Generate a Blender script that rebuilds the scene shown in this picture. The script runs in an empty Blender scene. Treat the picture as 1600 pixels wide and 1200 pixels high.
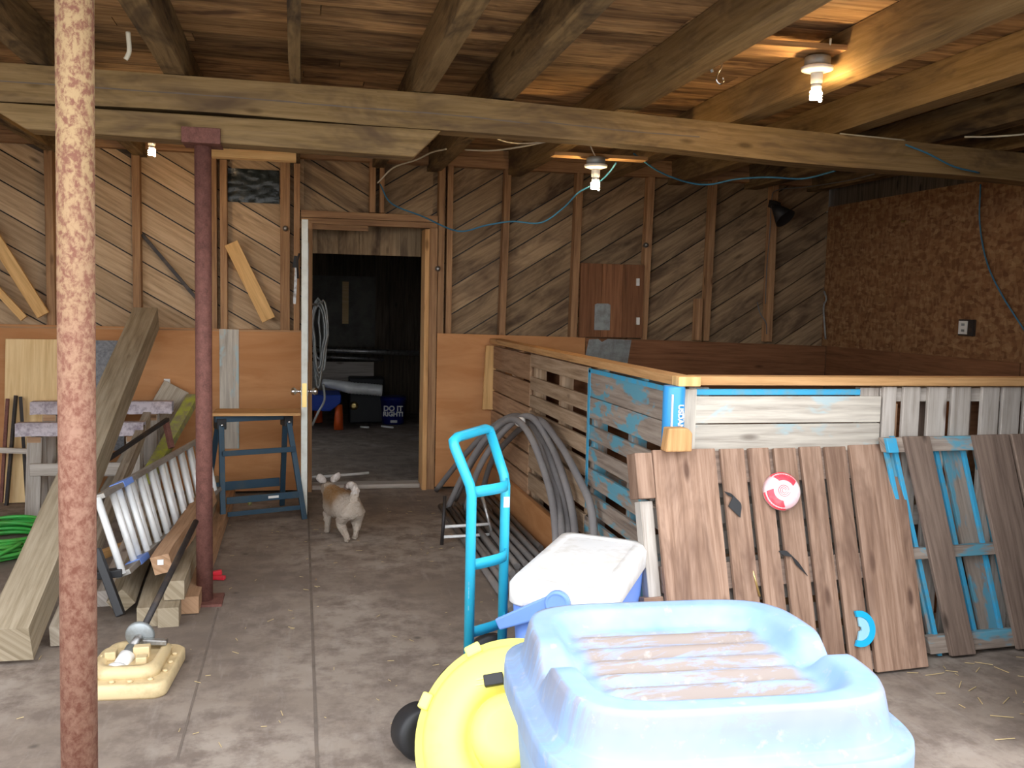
import bpy, math, random
from mathutils import Vector, Matrix, noise
random.seed(11)
R=random.uniform
# ---------------------------------------------------------------- camera, world, exposure
FPX=1450.0; EYE=1.47; YAW=0.2248233534833349; PIT=0.08579483411170764; ROL=0.022
Fw=Vector((math.sin(YAW)*math.cos(PIT),math.cos(YAW)*math.cos(PIT),-math.sin(PIT)))
r0=Vector((math.cos(YAW),-math.sin(YAW),0)); u0=r0.cross(Fw)
Rt=math.cos(ROL)*r0+math.sin(ROL)*u0; Up=math.cos(ROL)*u0-math.sin(ROL)*r0
cam=bpy.data.cameras.new('camera'); co=bpy.data.objects.new('camera',cam)
bpy.context.scene.collection.objects.link(co)
m=Matrix.Identity(4)
for i in range(3): m[i][0]=Rt[i]; m[i][1]=Up[i]; m[i][2]=-Fw[i]
m[0][3]=0; m[1][3]=0; m[2][3]=EYE
co.matrix_world=m
cam.sensor_fit='HORIZONTAL'; cam.sensor_width=36; cam.lens=36*FPX/1600; cam.clip_start=.05; cam.clip_end=200
bpy.context.scene.camera=co
W=bpy.data.worlds.new('world'); bpy.context.scene.world=W; W.use_nodes=True
wn=W.node_tree; bg=wn.nodes['Background']
tc=wn.nodes.new('ShaderNodeTexCoord'); sx=wn.nodes.new('ShaderNodeSeparateXYZ'); cr=wn.nodes.new('ShaderNodeValToRGB')
wn.links.new(tc.outputs['Generated'],sx.inputs[0]); wn.links.new(sx.outputs['Z'],cr.inputs[0]); wn.links.new(cr.outputs[0],bg.inputs[0])
cr.color_ramp.elements[0].position=0.0; cr.color_ramp.elements[0].color=(.86,.90,.95,1)
cr.color_ramp.elements[1].position=.7; cr.color_ramp.elements[1].color=(1.0,1.02,1.06,1)
bg.inputs[1].default_value=1.75          # overcast daylight through the open front
BULB=110.0
sc=bpy.context.scene
sc.view_settings.view_transform='Standard'; sc.view_settings.look='None'; sc.view_settings.exposure=1.3; sc.view_settings.gamma=1; sc.view_settings.use_curve_mapping=False
C=sc.collection
def at(x,y,Y=None,Z=None,X=None):
    d=Fw+Rt*((x-800)/FPX)-Up*((y-600)/FPX)
    t=Y/d.y if Y is not None else ((Z-EYE)/d.z if Z is not None else X/d.x)
    return Vector((0,0,EYE))+d*t
V=Vector
# ---------------------------------------------------------------- materials
class N:
    def __init__(s,name,rough=.8,spec=.3,metal=0):
        s.m=bpy.data.materials.new(name); s.m.use_nodes=True; s.t=s.m.node_tree; s.b=s.t.nodes['Principled BSDF']
        s.b.inputs['Roughness'].default_value=rough; s.b.inputs['Specular IOR Level'].default_value=spec; s.b.inputs['Metallic'].default_value=metal
    def n(s,k,**kw):
        o=s.t.nodes.new('ShaderNode'+k)
        for a,b in kw.items(): setattr(o,a,b)
        return o
    def l(s,a,b): s.t.links.new(a,b)
    def coord(s,kind,scale):
        c=s.n('TexCoord'); mp=s.n('Mapping'); s.l(c.outputs[kind],mp.inputs[0]); mp.inputs['Scale'].default_value=scale; return mp.outputs[0]
    def noise(s,vec,sc,det=4,rg=.6,dist=0):
        o=s.n('TexNoise'); s.l(vec,o.inputs['Vector']); o.inputs['Scale'].default_value=sc; o.inputs['Detail'].default_value=det; o.inputs['Roughness'].default_value=rg; o.inputs['Distortion'].default_value=dist; return o.outputs['Fac']
    def ramp(s,fac,stops):
        o=s.n('ValToRGB'); s.l(fac,o.inputs[0]); e=o.color_ramp.elements
        e[0].position=stops[0][0]; e[0].color=(*stops[0][1],1); e[1].position=stops[-1][0]; e[1].color=(*stops[-1][1],1)
        for p,c in stops[1:-1]:
            k=e.new(p); k.color=(*c,1)
        return o.outputs[0]
    def mix(s,fac,a,b,mode='MIX'):
        o=s.n('Mix',data_type='RGBA',blend_type=mode)
        for i,v in ((0,fac),(6,a),(7,b)):
            if isinstance(v,(int,float)): o.inputs[i].default_value=v
            elif isinstance(v,tuple): o.inputs[i].default_value=(*v,1)
            else: s.l(v,o.inputs[i])
        return o.outputs[2]
    def out(s,col,bump=None,bs=.3,bd=.01):
        if isinstance(col,tuple): s.b.inputs['Base Color'].default_value=(*col,1)
        else: s.l(col,s.b.inputs['Base Color'])
        if bump is not None:
            o=s.n('Bump'); o.inputs['Strength'].default_value=bs; o.inputs['Distance'].default_value=bd; s.l(bump,o.inputs['Height']); s.l(o.outputs[0],s.b.inputs['Normal'])
        return s.m
K=lambda v:((v,v,v))
def wood(name,c1,c2,dark=None,paint=None,pamt=.5,knots=True,rough=.85,stain=.0,stc=(.05,.035,.025)):
    s=N(name,rough,.2); dark=dark or tuple(x*.55 for x in c1)
    g=s.noise(s.coord('UV',(2.2,38,1)),1,5,.65,.3)
    b=s.noise(s.coord('UV',(1.1,5,1)),1,3,.6)
    col=s.mix(b,s.ramp(g,[(.30,dark),(.44,c1),(.64,c2)]),s.ramp(g,[(.3,c1),(.6,tuple(min(1,x*1.15) for x in c2))]))
    if knots:
        v=s.n('TexVoronoi'); s.l(s.coord('UV',(2.3,7,1)),v.inputs['Vector']); v.inputs['Scale'].default_value=1
        k=s.ramp(v.outputs['Distance'],[(.05,K(0)),(.13,K(1))]); col=s.mix(k,dark,col)
    if stain:
        f=s.noise(s.coord('UV',(1.6,6,1)),1,4,.7,.6); col=s.mix(s.ramp(f,[(.5-stain*.2,K(0)),(.72-stain*.2,K(1))]),col,stc)
    if paint:
        f=s.noise(s.coord('UV',(2.6,6,1)),1,4,.65,.3); f2=s.ramp(f,[(.62-pamt*.3,K(0)),(.68-pamt*.3,K(1))])
        col=s.mix(f2,col,paint)
    a=s.n('Attribute'); a.attribute_name='tone'; col=s.mix(1.0,col,a.outputs['Color'],'MULTIPLY')
    return s.out(col,g,.35,.004)
def plain(name,c,rough=.5,spec=.4,metal=0,dirt=None,damt=.4,sc=8,bump=.0):
    s=N(name,rough,spec,metal)
    f=s.noise(s.coord('Object',(1,1,1)),sc,5,.65)
    d=dirt or tuple(x*.8 for x in c)
    return s.out(s.mix(s.ramp(f,[(.62-damt*.3,K(0)),(.78-damt*.2,K(1))]),c,d),f if bump else None,bump,.004)
M={}
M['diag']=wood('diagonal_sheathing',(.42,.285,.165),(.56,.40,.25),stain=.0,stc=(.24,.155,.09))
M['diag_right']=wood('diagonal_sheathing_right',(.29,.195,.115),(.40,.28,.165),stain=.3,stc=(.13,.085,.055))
M['stud']=wood('stud_wood',(.31,.17,.09),(.46,.27,.14))
M['beam']=wood('beam_wood',(.23,.15,.065),(.31,.21,.10),stain=.1,stc=(.13,.085,.05))
M['joist']=wood('joist_wood',(.19,.125,.06),(.27,.185,.09),stain=.3)
M['ceil']=wood('ceiling_boards',(.38,.215,.095),(.55,.35,.17),stain=.35,stc=(.14,.08,.045))
M['ply']=wood('orange_plywood',(.52,.26,.11),(.66,.37,.175),dark=(.40,.19,.08),knots=True)
def plyw(name,c1,c2,kn):
    s=N(name,.7,.25); g=s.noise(s.coord('UV',(1.3,7,1)),1,4,.6,1.2); col=s.ramp(g,[(.35,c1),(.65,c2)])
    b=s.noise(s.coord('UV',(.8,.9,1)),1.2,3,.6); col=s.mix(s.ramp(b,[(.45,K(0)),(.75,K(.5))]),col,tuple(x*.72 for x in c1))
    v=s.n('TexVoronoi'); s.l(s.coord('UV',(1,1.2,1)),v.inputs['Vector']); v.inputs['Scale'].default_value=2.4
    return s.out(s.mix(s.ramp(v.outputs['Distance'],[(.03,K(0)),(.06,K(1))]),kn,col),g,.15,.003)
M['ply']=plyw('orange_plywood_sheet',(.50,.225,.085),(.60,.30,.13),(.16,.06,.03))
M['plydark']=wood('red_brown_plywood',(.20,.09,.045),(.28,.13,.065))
M['paleply']=wood('pale_plywood',(.76,.52,.25),(.84,.62,.34),dark=(.66,.43,.2),knots=False)
M['newwood']=wood('new_lumber',(.62,.36,.14),(.76,.48,.21),dark=(.5,.27,.1))
M['rail']=wood('rail_lumber',(.50,.27,.11),(.62,.36,.16))
M['grey']=wood('weathered_timber',(.33,.27,.20),(.47,.41,.33),dark=(.17,.13,.1))
M['olive']=wood('olive_timber',(.27,.215,.14),(.38,.315,.225),dark=(.18,.14,.09))
M['pal_tan']=wood('tan_pallet_wood',(.34,.23,.14),(.48,.35,.24),dark=(.18,.12,.08))
M['pal_or']=wood('orange_pallet_wood',(.36,.21,.12),(.48,.30,.18),dark=(.2,.11,.06))
M['pal_gry']=wood('grey_pallet_wood',(.40,.35,.30),(.55,.50,.45),dark=(.25,.2,.17))
M['pal_blu']=wood('worn_blue_pallet_wood',(.29,.23,.19),(.42,.35,.29),paint=(.15,.40,.52),pamt=.42)
M['pal_brn']=wood('brown_pallet_wood',(.25,.15,.10),(.38,.25,.18),dark=(.12,.068,.048),stain=.1,stc=(.17,.10,.07))
M['pal_brn2']=wood('dark_pallet_wood',(.20,.14,.11),(.31,.225,.175),dark=(.1,.07,.055))
M['paleblue']=wood('faded_blue_board',(.45,.40,.34),(.60,.55,.47),dark=(.28,.24,.2),paint=(.46,.56,.57),pamt=.28)
M['bluepaint']=plain('bright_blue_paint',(.06,.40,.66),.6,.3,dirt=(.16,.34,.42),damt=.5,sc=14)
M['turq']=plain('turquoise_paint',(.03,.46,.68),.35,.5,dirt=(.05,.40,.60),damt=.2)
def osb():
    s=N('osb_board',.8,.2); v=s.n('TexVoronoi'); s.l(s.coord('Object',(1,40,22)),v.inputs['Vector']); v.inputs['Scale'].default_value=1.0
    v2=s.n('TexVoronoi'); s.l(s.coord('Object',(1,18,46)),v2.inputs['Vector']); v2.inputs['Scale'].default_value=1.0
    sp=s.n('SeparateColor'); s.l(v.outputs['Color'],sp.inputs[0]); sp2=s.n('SeparateColor'); s.l(v2.outputs['Color'],sp2.inputs[0])
    a=s.ramp(sp.outputs[0],[(0,(.17,.075,.035)),(.5,(.27,.135,.06)),(1,(.40,.23,.11))]); b=s.ramp(sp2.outputs[1],[(0,(.14,.06,.03)),(.7,(.30,.15,.07)),(1,(.42,.25,.12))])
    return s.out(s.mix(.5,a,b),sp.outputs[0],.2,.003)
M['osb']=osb()
def concrete():
    s=N('concrete_floor',.88,.25)
    o=s.coord('Object',(1,1,1)); a=s.noise(o,.9,5,.6,.4); b=s.noise(o,7,6,.7); c=s.noise(s.coord('Object',(7,1.2,1)),2.5,4,.7)
    col=s.ramp(a,[(.32,(.20,.158,.125)),(.5,(.295,.243,.20)),(.66,(.39,.335,.285))])
    col=s.mix(s.ramp(b,[(.38,K(1)),(.58,K(0))]),col,(.19,.15,.125)); col=s.mix(s.ramp(c,[(.55,K(0)),(.8,K(.55))]),col,(.36,.315,.275))
    v=s.n('TexVoronoi'); s.l(o,v.inputs['Vector']); v.inputs['Scale'].default_value=2.6
    col=s.mix(s.ramp(v.outputs['Distance'],[(.02,K(.7)),(.06,K(0))]),col,(.08,.065,.055))
    v=s.n('TexVoronoi'); s.l(o,v.inputs['Vector']); v.inputs['Scale'].default_value=16
    col=s.mix(s.ramp(v.outputs['Distance'],[(.02,K(.5)),(.06,K(0))]),col,(.36,.32,.27))
    return s.out(col,b,.35,.006)
M['conc']=concrete()
M['joint']=plain('slab_joint_filler',(.19,.155,.13),.9,.1,damt=.6)
M['gravel']=plain('yard_gravel',(.34,.31,.27),.95,.1,dirt=(.2,.18,.15),damt=.7,sc=20)
def rust(name,a,b,lo,hi,sc):
    s=N(name,.75,.3,.15); o=s.coord('Object',(1,1,.75)); f=s.noise(o,sc,6,.72,.3); g=s.noise(o,sc*6,3,.6)
    h=s.noise(s.coord('Object',(1,1,1)),2,2,.5)
    col=s.ramp(f,[(lo,a),(.5,tuple((x+y)/2 for x,y in zip(a,b))),(hi,b)]); col=s.mix(s.ramp(g,[(.45,K(0)),(.7,K(.35))]),col,tuple(min(1,x*1.5) for x in b))
    return s.out(col,f,.2,.002)
M['rust1']=rust('mottled_rust_paint',(.15,.06,.04),(.29,.195,.10),.42,.56,55)
def rustpost():
    s=N('mottled_rust_paint',.75,.3,.1); o=s.coord('Object',(1,1,.8)); f=s.noise(o,52,6,.72,.3)
    tan_=s.ramp(f,[(.42,(.16,.065,.04)),(.56,(.30,.20,.10))]); red=s.ramp(f,[(.38,(.19,.075,.05)),(.62,(.34,.19,.135))])
    g=s.n('TexCoord'); x=s.n('SeparateXYZ'); s.l(g.outputs['Generated'],x.inputs[0]); n2=s.noise(o,3,3,.6); mm=s.n('Math',operation='MULTIPLY_ADD'); s.l(n2,mm.inputs[0]); mm.inputs[1].default_value=.45; s.l(x.outputs['Z'],mm.inputs[2])
    return s.out(s.mix(s.ramp(mm.outputs[0],[(.65,K(0)),(1.0,K(1))]),red,tan_),f,.2,.002)
M['rust1']=rustpost()
M['rust2']=rust('dark_rust',(.13,.055,.045),(.23,.10,.08),.35,.65,30)
M['alu']=plain('aluminium',(.84,.85,.84),.35,.6,.1,dirt=(.7,.7,.7))
M['aludull']=plain('dull_aluminium',(.42,.40,.37),.5,.5,.6,dirt=(.3,.27,.24),damt=.6)
M['chrome']=plain('chrome',(.8,.8,.8),.15,.5,1)
M['steel']=plain('grey_steel',(.42,.42,.41),.42,.5,.8,dirt=(.2,.17,.15),damt=.5,sc=30)
M['galv']=plain('galvanised_sheet',(.36,.39,.40),.5,.4,.5,dirt=(.25,.26,.25),damt=.7,sc=14)
M['black']=plain('black_plastic',(.02,.02,.022),.5,.4)
M['darkmetal']=plain('dark_metal',(.05,.045,.045),.55,.4,.5,dirt=(.11,.08,.06))
M['hose']=plain('grey_foam_tube',(.25,.235,.235),.75,.25,dirt=(.31,.29,.28),damt=.5,sc=5)
M['pipe']=plain('grey_pipe',(.17,.16,.155),.5,.4,dirt=(.23,.20,.18),damt=.6,sc=5)
M['bluegrey']=plain('slate_blue_steel',(.035,.075,.115),.5,.4,.2,dirt=(.06,.09,.11))
M['white']=plain('white_plastic',(.85,.85,.83),.4,.4,dirt=(.7,.7,.68))
M['doorw']=plain('door_white',(.74,.76,.70),.5,.4,dirt=(.6,.6,.53),damt=.5)
M['coolw']=plain('cooler_lid_white',(.88,.88,.88),.45,.4,dirt=(.72,.70,.66),damt=.5,sc=10)
M['coolb']=plain('cooler_blue',(.17,.31,.78),.4,.4,damt=.1)
M['tarp']=plain('tarp_blue',(.05,.34,.75),.3,.5,damt=.1)
def tubm():
    s=N('dusty_pale_blue_plastic',.45,.4); o=s.coord('Object',(1,1,1))
    f=s.noise(s.coord('Object',(1.2,9,1)),3,6,.75,.5); g=s.noise(o,30,4,.6); h=s.noise(o,3.0,4,.7)
    col=s.mix(s.ramp(h,[(.35,K(0)),(.65,K(1))]),(.20,.34,.60),(.30,.43,.64))
    a=s.n('Attribute'); a.attribute_name='dirt'
    mm=s.n('Math',operation='MULTIPLY'); s.l(a.outputs['Fac'],mm.inputs[0]); s.l(s.ramp(f,[(.36,K(0)),(.52,K(1))]),mm.inputs[1])
    col=s.mix(mm.outputs[0],col,(.27,.20,.145)); col=s.mix(s.ramp(g,[(.60,K(0)),(.75,K(.5))]),col,(.5,.46,.42))
    return s.out(col)
M['tub']=tubm()
M['yellow']=plain('yellow_plastic',(.90,.85,.22),.4,.4,dirt=(.85,.77,.18),damt=.3)
M['tan']=plain('cream_painted_cast_metal',(.68,.53,.30),.5,.4,dirt=(.52,.40,.22),damt=.4,sc=12)
M['green']=plain('green_hose',(.05,.42,.07),.4,.5,dirt=(.10,.30,.05),damt=.5,sc=5)
M['lilac']=plain('lilac_cloth',(.62,.56,.60),.8,.2,dirt=(.33,.28,.32),damt=.6,sc=30,bump=.6)
M['felt']=plain('grey_felt',(.20,.21,.23),1,.05,dirt=(.31,.32,.34),damt=.8,sc=60,bump=.5)
M['red']=plain('red_plastic',(.70,.03,.05),.4,.4)
M['orange']=plain('orange_plastic',(.80,.12,.02),.45,.4)
M['navy']=plain('navy_plastic',(.012,.02,.20),.35,.5)
M['royal']=plain('royal_blue_sheet',(.01,.06,.45),.5,.4)
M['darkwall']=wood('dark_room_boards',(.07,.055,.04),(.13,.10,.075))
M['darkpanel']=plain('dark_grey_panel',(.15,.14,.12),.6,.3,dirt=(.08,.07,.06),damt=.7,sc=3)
M['yelgreen']=plain('yellow_green_board',(.42,.46,.06),.6,.3,dirt=(.26,.24,.15),damt=.9,sc=12)
M['wirew']=plain('white_cable',(.66,.62,.50),.5,.4); M['wireb']=plain('blue_cable',(.05,.20,.34),.5,.4); M['wireg']=plain('grey_cable',(.16,.16,.16),.5,.4)
M['film']=plain('black_plastic_film',(.012,.018,.018),.22,.6,dirt=(.03,.04,.04),damt=.8,sc=16,bump=1.0)
M['redw']=plain('red_swirl_plastic',(.85,.06,.09),.35,.5,dirt=(.85,.20,.22)); M['pinkw']=plain('pink_white_plastic',(.85,.55,.58),.35,.5,dirt=(.85,.78,.76),damt=.7,sc=18)
M['fryb']=plain('sky_blue_plastic',(.02,.45,.78),.3,.5,damt=.1); M['fryl']=plain('pale_blue_plastic',(.35,.65,.80),.3,.5,damt=.1)
M['straw']=plain('straw',(.62,.48,.25),.8,.2)
M['brass']=plain('brass',(.75,.55,.22),.3,.5,.9)
def fur():
    s=N('dog_fur',.95,.1); a=s.n('Attribute'); a.attribute_name='coat'; f=s.noise(s.coord('Object',(1,1,1)),45,5,.7)
    col=s.mix(s.ramp(f,[(.4,K(0)),(.65,K(.45))]),a.outputs['Color'],(.42,.33,.25)); return s.out(col,f,1,.02)
M['fur']=fur()
def glow():
    s=N('lit_bulb'); s.b.inputs['Base Color'].default_value=(1,.9,.7,1); s.b.inputs['Emission Color'].default_value=(1,.66,.30,1); s.b.inputs['Emission Strength'].default_value=BULB; return s.m
M['bulb']=glow()
# ---------------------------------------------------------------- mesh builder
def wl(p):
    v=V((0,0,0))
    while p: v+=p.location; p=p.parent
    return v
class MB:
    def __init__(s): s.v=[];s.f=[];s.uv=[];s.tone=[];s.sm=[]
    def hexa(s,c,g=0,tone=None,ru=None):
        """c: 8 corners indexed a+2b+4c ; g grain axis"""
        n=len(s.v); s.v+=[V(p) for p in c]
        ou,ov=ru or (R(0,50),R(0,50)); t=tone or R(.78,1.12)
        idx=[(0,2,3,1,2),(4,5,7,6,2),(0,1,5,4,1),(2,6,7,3,1),(0,4,6,2,0),(1,3,7,5,0)]
        L=[(c[1]-c[0]).length,(c[2]-c[0]).length,(c[4]-c[0]).length]
        for q in idx:
            fc=q[:4]; s.f.append([n+k for k in fc]); s.sm.append(False)
            for k in fc:
                p=[(k&1)*L[0],((k>>1)&1)*L[1],((k>>2)&1)*L[2]]
                o=[i for i in range(3) if i!=g]
                s.uv.append((p[g]+ou,p[o[0]]+p[o[1]]+ov)); s.tone.append(t)
        return s
    def box(s,x0,x1,y0,y1,z0,z1,g=0,tone=None):
        return s.hexa([V((x1 if k&1 else x0,y1 if k&2 else y0,z1 if k&4 else z0)) for k in range(8)],g,tone)
    def fbox(s,fr,a0,a1,b0,b1,c0,c1,g=0,tone=None):
        O,u,v,n=fr
        return s.hexa([O+u*(a1 if k&1 else a0)+v*(b1 if k&2 else b0)+n*(c1 if k&4 else c0) for k in range(8)],g,tone)
    def bar(s,p0,p1,w,h,up=V((0,0,1)),tone=None,segs=1,wob=0):
        p0=V(p0);p1=V(p1); d=(p1-p0).normalized(); sd=d.cross(up).normalized(); u2=sd.cross(d)
        c=[]
        for k in range(8):
            b=p1 if k&1 else p0
            c.append(b+sd*(w/2 if k&2 else -w/2)+u2*(h/2 if k&4 else -h/2))
        return s.hexa(c,0,tone)
    def poly(s,pts,nv,uvf=None,tone=None,smooth=False):
        n=len(s.v); k=len(pts); t=tone or R(.75,1.12); ou,ov=R(0,50),R(0,50)
        s.v+=[V(p) for p in pts]+[V(p)+nv for p in pts]
        uvf=uvf or (lambda p:(p.x+p.y,p.z))
        def F(ids,sm=False):
            s.f.append([n+i for i in ids]); s.sm.append(sm)
            for i in ids:
                a=uvf(s.v[n+i]); s.uv.append((a[0]+ou,a[1]+ov)); s.tone.append(t)
        F(list(range(k))); F(list(range(2*k-1,k-1,-1)))
        for i in range(k): j=(i+1)%k; F([i,i+k,j+k,j],smooth)
        return s
    def grid(s,rows,close=False,cap=False,tone=1.0,smooth=True):
        n=len(s.v); h=len(rows); w=len(rows[0]); ou,ov=R(0,50),R(0,50)
        for r in rows: s.v+=[V(p) for p in r]
        for i in range(h-1):
            for j in range(w if close else w-1):
                j2=(j+1)%w; s.f.append([n+i*w+j,n+i*w+j2,n+(i+1)*w+j2,n+(i+1)*w+j]); s.sm.append(smooth)
                for a,b in ((i,j),(i,j+1),(i+1,j+1),(i+1,j)): s.uv.append((a*.05+ou,b*.03+ov)); s.tone.append(tone)
        if cap:
            for r in (list(range(n,n+w))[::-1],list(range(n+(h-1)*w,n+h*w))):
                s.f.append(r); s.sm.append(False)
                for _ in r: s.uv.append((ou,ov)); s.tone.append(tone)
        return s
    def tube(s,pts,r,sides=10,cap=True,close=False):
        pts=[V(p) for p in pts]; rows=[]; n=len(pts); prev=None
        for i,p in enumerate(pts):
            a=pts[i-1] if (i>0 or close) else p; b=pts[(i+1)%n] if (i<n-1 or close) else p
            d=(b-a).normalized()
            if prev is None:
                prev=d.orthogonal().normalized()
            prev=(prev-d*prev.dot(d)).normalized(); q=d.cross(prev)
            rr=r[i] if isinstance(r,(list,tuple)) else r
            rows.append([p+(prev*math.cos(t)+q*math.sin(t))*rr for t in [2*math.pi*k/sides for k in range(sides)]])
        if close: rows.append(rows[0])
        return s.grid(rows,True,cap and not close)
    def lathe(s,O,ax,prof,sides=28,cap=True,sq=None):
        """prof: (radius, height) along axis ; sq rounds toward a square"""
        O=V(O); ax=V(ax).normalized(); a=ax.orthogonal().normalized() if abs(ax.z)<.99 else V((1,0,0)); b=ax.cross(a)
        rows=[[O+ax*h+(a*math.cos(t)+b*math.sin(t))*r for t in [2*math.pi*k/sides for k in range(sides)]] for r,h in prof]
        return s.grid(rows,True,cap)
    def build(s,name,mt,parent=None,bev=0,kind=None,origin=None):
        if parent is not None: o0=wl(parent)
        elif origin is not None: o0=V(origin)
        else:
            xs=[p.x for p in s.v];ys=[p.y for p in s.v]; o0=V(((min(xs)+max(xs))/2,(min(ys)+max(ys))/2,min(p.z for p in s.v)))
        me=bpy.data.meshes.new(name); me.from_pydata([p-o0 for p in s.v],[],s.f)
        uv=me.uv_layers.new(name='UVMap')
        for i,a in enumerate(s.uv): uv.data[i].uv=a
        tn=me.color_attributes.new('tone','FLOAT_COLOR','CORNER')
        for i,t in enumerate(s.tone): tn.data[i].color=(t,t,t,1)
        for p,q in zip(me.polygons,s.sm): p.use_smooth=q
        me.materials.append(M[mt] if isinstance(mt,str) else mt)
        me.validate()
        o=bpy.data.objects.new(name,me); C.objects.link(o)
        if parent is not None: o.parent=parent
        else: o.location=o0
        if bev:
            b=o.modifiers.new('bevel','BEVEL'); b.width=bev; b.segments=2; b.limit_method='ANGLE'
        if kind: o['kind']=kind
        return o
def thing(name,label,cat,loc,group=None):
    o=bpy.data.objects.new(name,None); C.objects.link(o); o.location=loc; o.empty_display_size=.1
    return tag(o,label,cat,group)
def tag(o,label,cat,group=None):
    o['label']=label; o['category']=cat
    if group: o['group']=group
    return o
def spl(pts,n=6):
    """Catmull-Rom through the points"""
    P=[V(p) for p in pts]; P=[P[0]*2-P[1]]+P+[P[-1]*2-P[-2]]; out=[]
    for i in range(1,len(P)-2):
        for k in range(n):
            t=k/n; a,b,c,d=P[i-1:i+3]
            out.append(.5*((2*b)+(c-a)*t+(2*a-5*b+4*c-d)*t*t+(3*b-a-3*c+d)*t**3))
    out.append(P[-2]); return out
def text(s,O,right,up,size,mt,parent,name='lettering',depth=.002,bold=0):
    cu=bpy.data.curves.new(name,'FONT'); cu.body=s; cu.size=size; cu.extrude=depth; cu.offset=bold; cu.align_x='CENTER'
    t=bpy.data.objects.new(name,cu); C.objects.link(t); dg=bpy.context.evaluated_depsgraph_get()
    me=bpy.data.meshes.new_from_object(t.evaluated_get(dg)); C.objects.unlink(t); bpy.data.objects.remove(t)
    right=V(right).normalized(); up=V(up).normalized(); n=right.cross(up); o0=wl(parent)
    for v in me.vertices: v.co=V(O)+right*v.co.x+up*v.co.y+n*v.co.z-o0
    me.materials.clear(); me.materials.append(M[mt]); o=bpy.data.objects.new(name,me); C.objects.link(o); o.parent=parent; return o
def clip(poly,x0,x1,z0,z1):
    def cut(P,f,inter):
        out=[]
        for i in range(len(P)):
            a,b=P[i-1],P[i]
            if f(b):
                if not f(a): out.append(inter(a,b))
                out.append(b)
            elif f(a): out.append(inter(a,b))
        return out
    def ix(k,val):
        return lambda a,b:(lambda t:(a[0]+(b[0]-a[0])*t,a[1]+(b[1]-a[1])*t))((val-a[k])/(b[k]-a[k]))
    for k,val,sg in ((0,x0,1),(0,x1,-1),(1,z0,1),(1,z1,-1)):
        if not poly: return []
        poly=cut(poly,lambda p:(p[k]-val)*sg>=-1e-9,ix(k,val))
    return poly
def planks(mb,x0,x1,z0,z1,ang,Y,w=.185,gap=.009,th=.018,off=0,jit=.004):
    d=(math.cos(ang),math.sin(ang)); e=(-d[1],d[0])
    cs=[x*e[0]+z*e[1] for x in (x0,x1) for z in (z0,z1)]; k=math.floor(min(cs)/w)-1
    while k*w<max(cs):
        a=k*w+gap/2+off; b=(k+1)*w-gap/2+off; L=12
        q=[(d[0]*s_+e[0]*t,d[1]*s_+e[1]*t) for s_,t in ((-L,a),(L,a),(L,b),(-L,b))]
        q=clip(q,x0,x1,z0,z1)
        if len(q)>2:
            yy=Y+R(0,jit)
            mb.poly([V((p[0],yy,p[1])) for p in q],V((0,th,0)),lambda p:(p.x*d[0]+p.z*d[1],p.x*e[0]+p.z*e[1]))
        k+=1
# ================================================================= THE SETTING
BW=7.28; ST=7.19; XL=-4.2; XR=4.42; CZ=2.66; YF=2.55
MB().box(XL-.1,XR+.1,.6,12.4,-.12,0,1,1).build('floor','conc',kind='structure')
MB().box(-30,30,-30,30,-.14,-.121,0,1).build('ground','gravel',kind='structure')
for nm,x0,x1,y0,y1 in (('trim_1',.048,.06,2.6,6.5),('trim_2',-.385,-.377,3.0,4.5)):
    MB().box(x0,x1,y0,y1,-.01,.0015,1,1).build(nm,'joint',kind='structure')
# back wall: diagonal boards outside the studs, tar paper behind
mb=MB(); planks(mb,XL,.02,0,CZ,-math.radians(30),BW); wb=mb.build('wall_back','diag',kind='structure')
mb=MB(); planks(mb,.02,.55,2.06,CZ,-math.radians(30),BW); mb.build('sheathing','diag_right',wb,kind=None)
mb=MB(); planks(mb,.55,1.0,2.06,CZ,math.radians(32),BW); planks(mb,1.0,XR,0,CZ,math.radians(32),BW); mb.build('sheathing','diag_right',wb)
mb=MB(); mb.box(XL,.02,BW+.03,BW+.05,0,CZ); mb.box(.02,1.0,BW+.03,BW+.05,2.06,CZ); mb.box(1.0,XR,BW+.03,BW+.05,0,CZ); mb.build('backing','black',wb)
for q in ([(-30,180),(74,180),(74,243),(-30,190)],[(150,203),(208,203),(208,250),(150,213)]):
    MB().poly([at(a,b,Y=7.262) for a,b in q],V((0,.014,0))).build('gap_shade_panel','darkwall',wb)  # dark panels stand in for the shaded gap above the boards
# right wall: OSB over red-brown plywood
wr=MB().box(XR,XR+.012,YF,BW,1.17,2.36).build('wall_right','osb',kind='structure')
mb=MB(); mb.box(XR+.012,XR+.06,YF,BW+.05,0,CZ+.05,2); mb.build('backing','darkwall',wr)
y=YF
mb=MB()
while y<BW-.1: mb.box(XR-.014,XR+.002,y,min(y+1.2,BW-.1),0.02,1.172,1); y+=1.21
mb.build('wainscot','plydark',wr,.002)
mb=MB(); y=YF
while y<BW+.1: mb.box(XL-.02,XL,y,y+.195,0,CZ,2); y+=.2
mb.build('wall_left','diag',kind='structure'); 
# ceiling boards across the joists
mb=MB(); y=YF
while y<BW+.02:
    xx=XL-.1
    while xx<XR+.1:
        L=R(1.6,3.6); x2=min(xx+L,XR+.1); mb.box(xx,x2-.004,y,y+.138,CZ+R(0,.004),CZ+.025,0,R(.65,1.3)); xx=x2
    y+=.142
cl=mb.build('ceiling','ceil',kind='structure')
MB().box(XL-.15,XR+.15,YF-.1,BW+.1,CZ+.04,CZ+.06).build('roof_sheet','black',cl)
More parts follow.
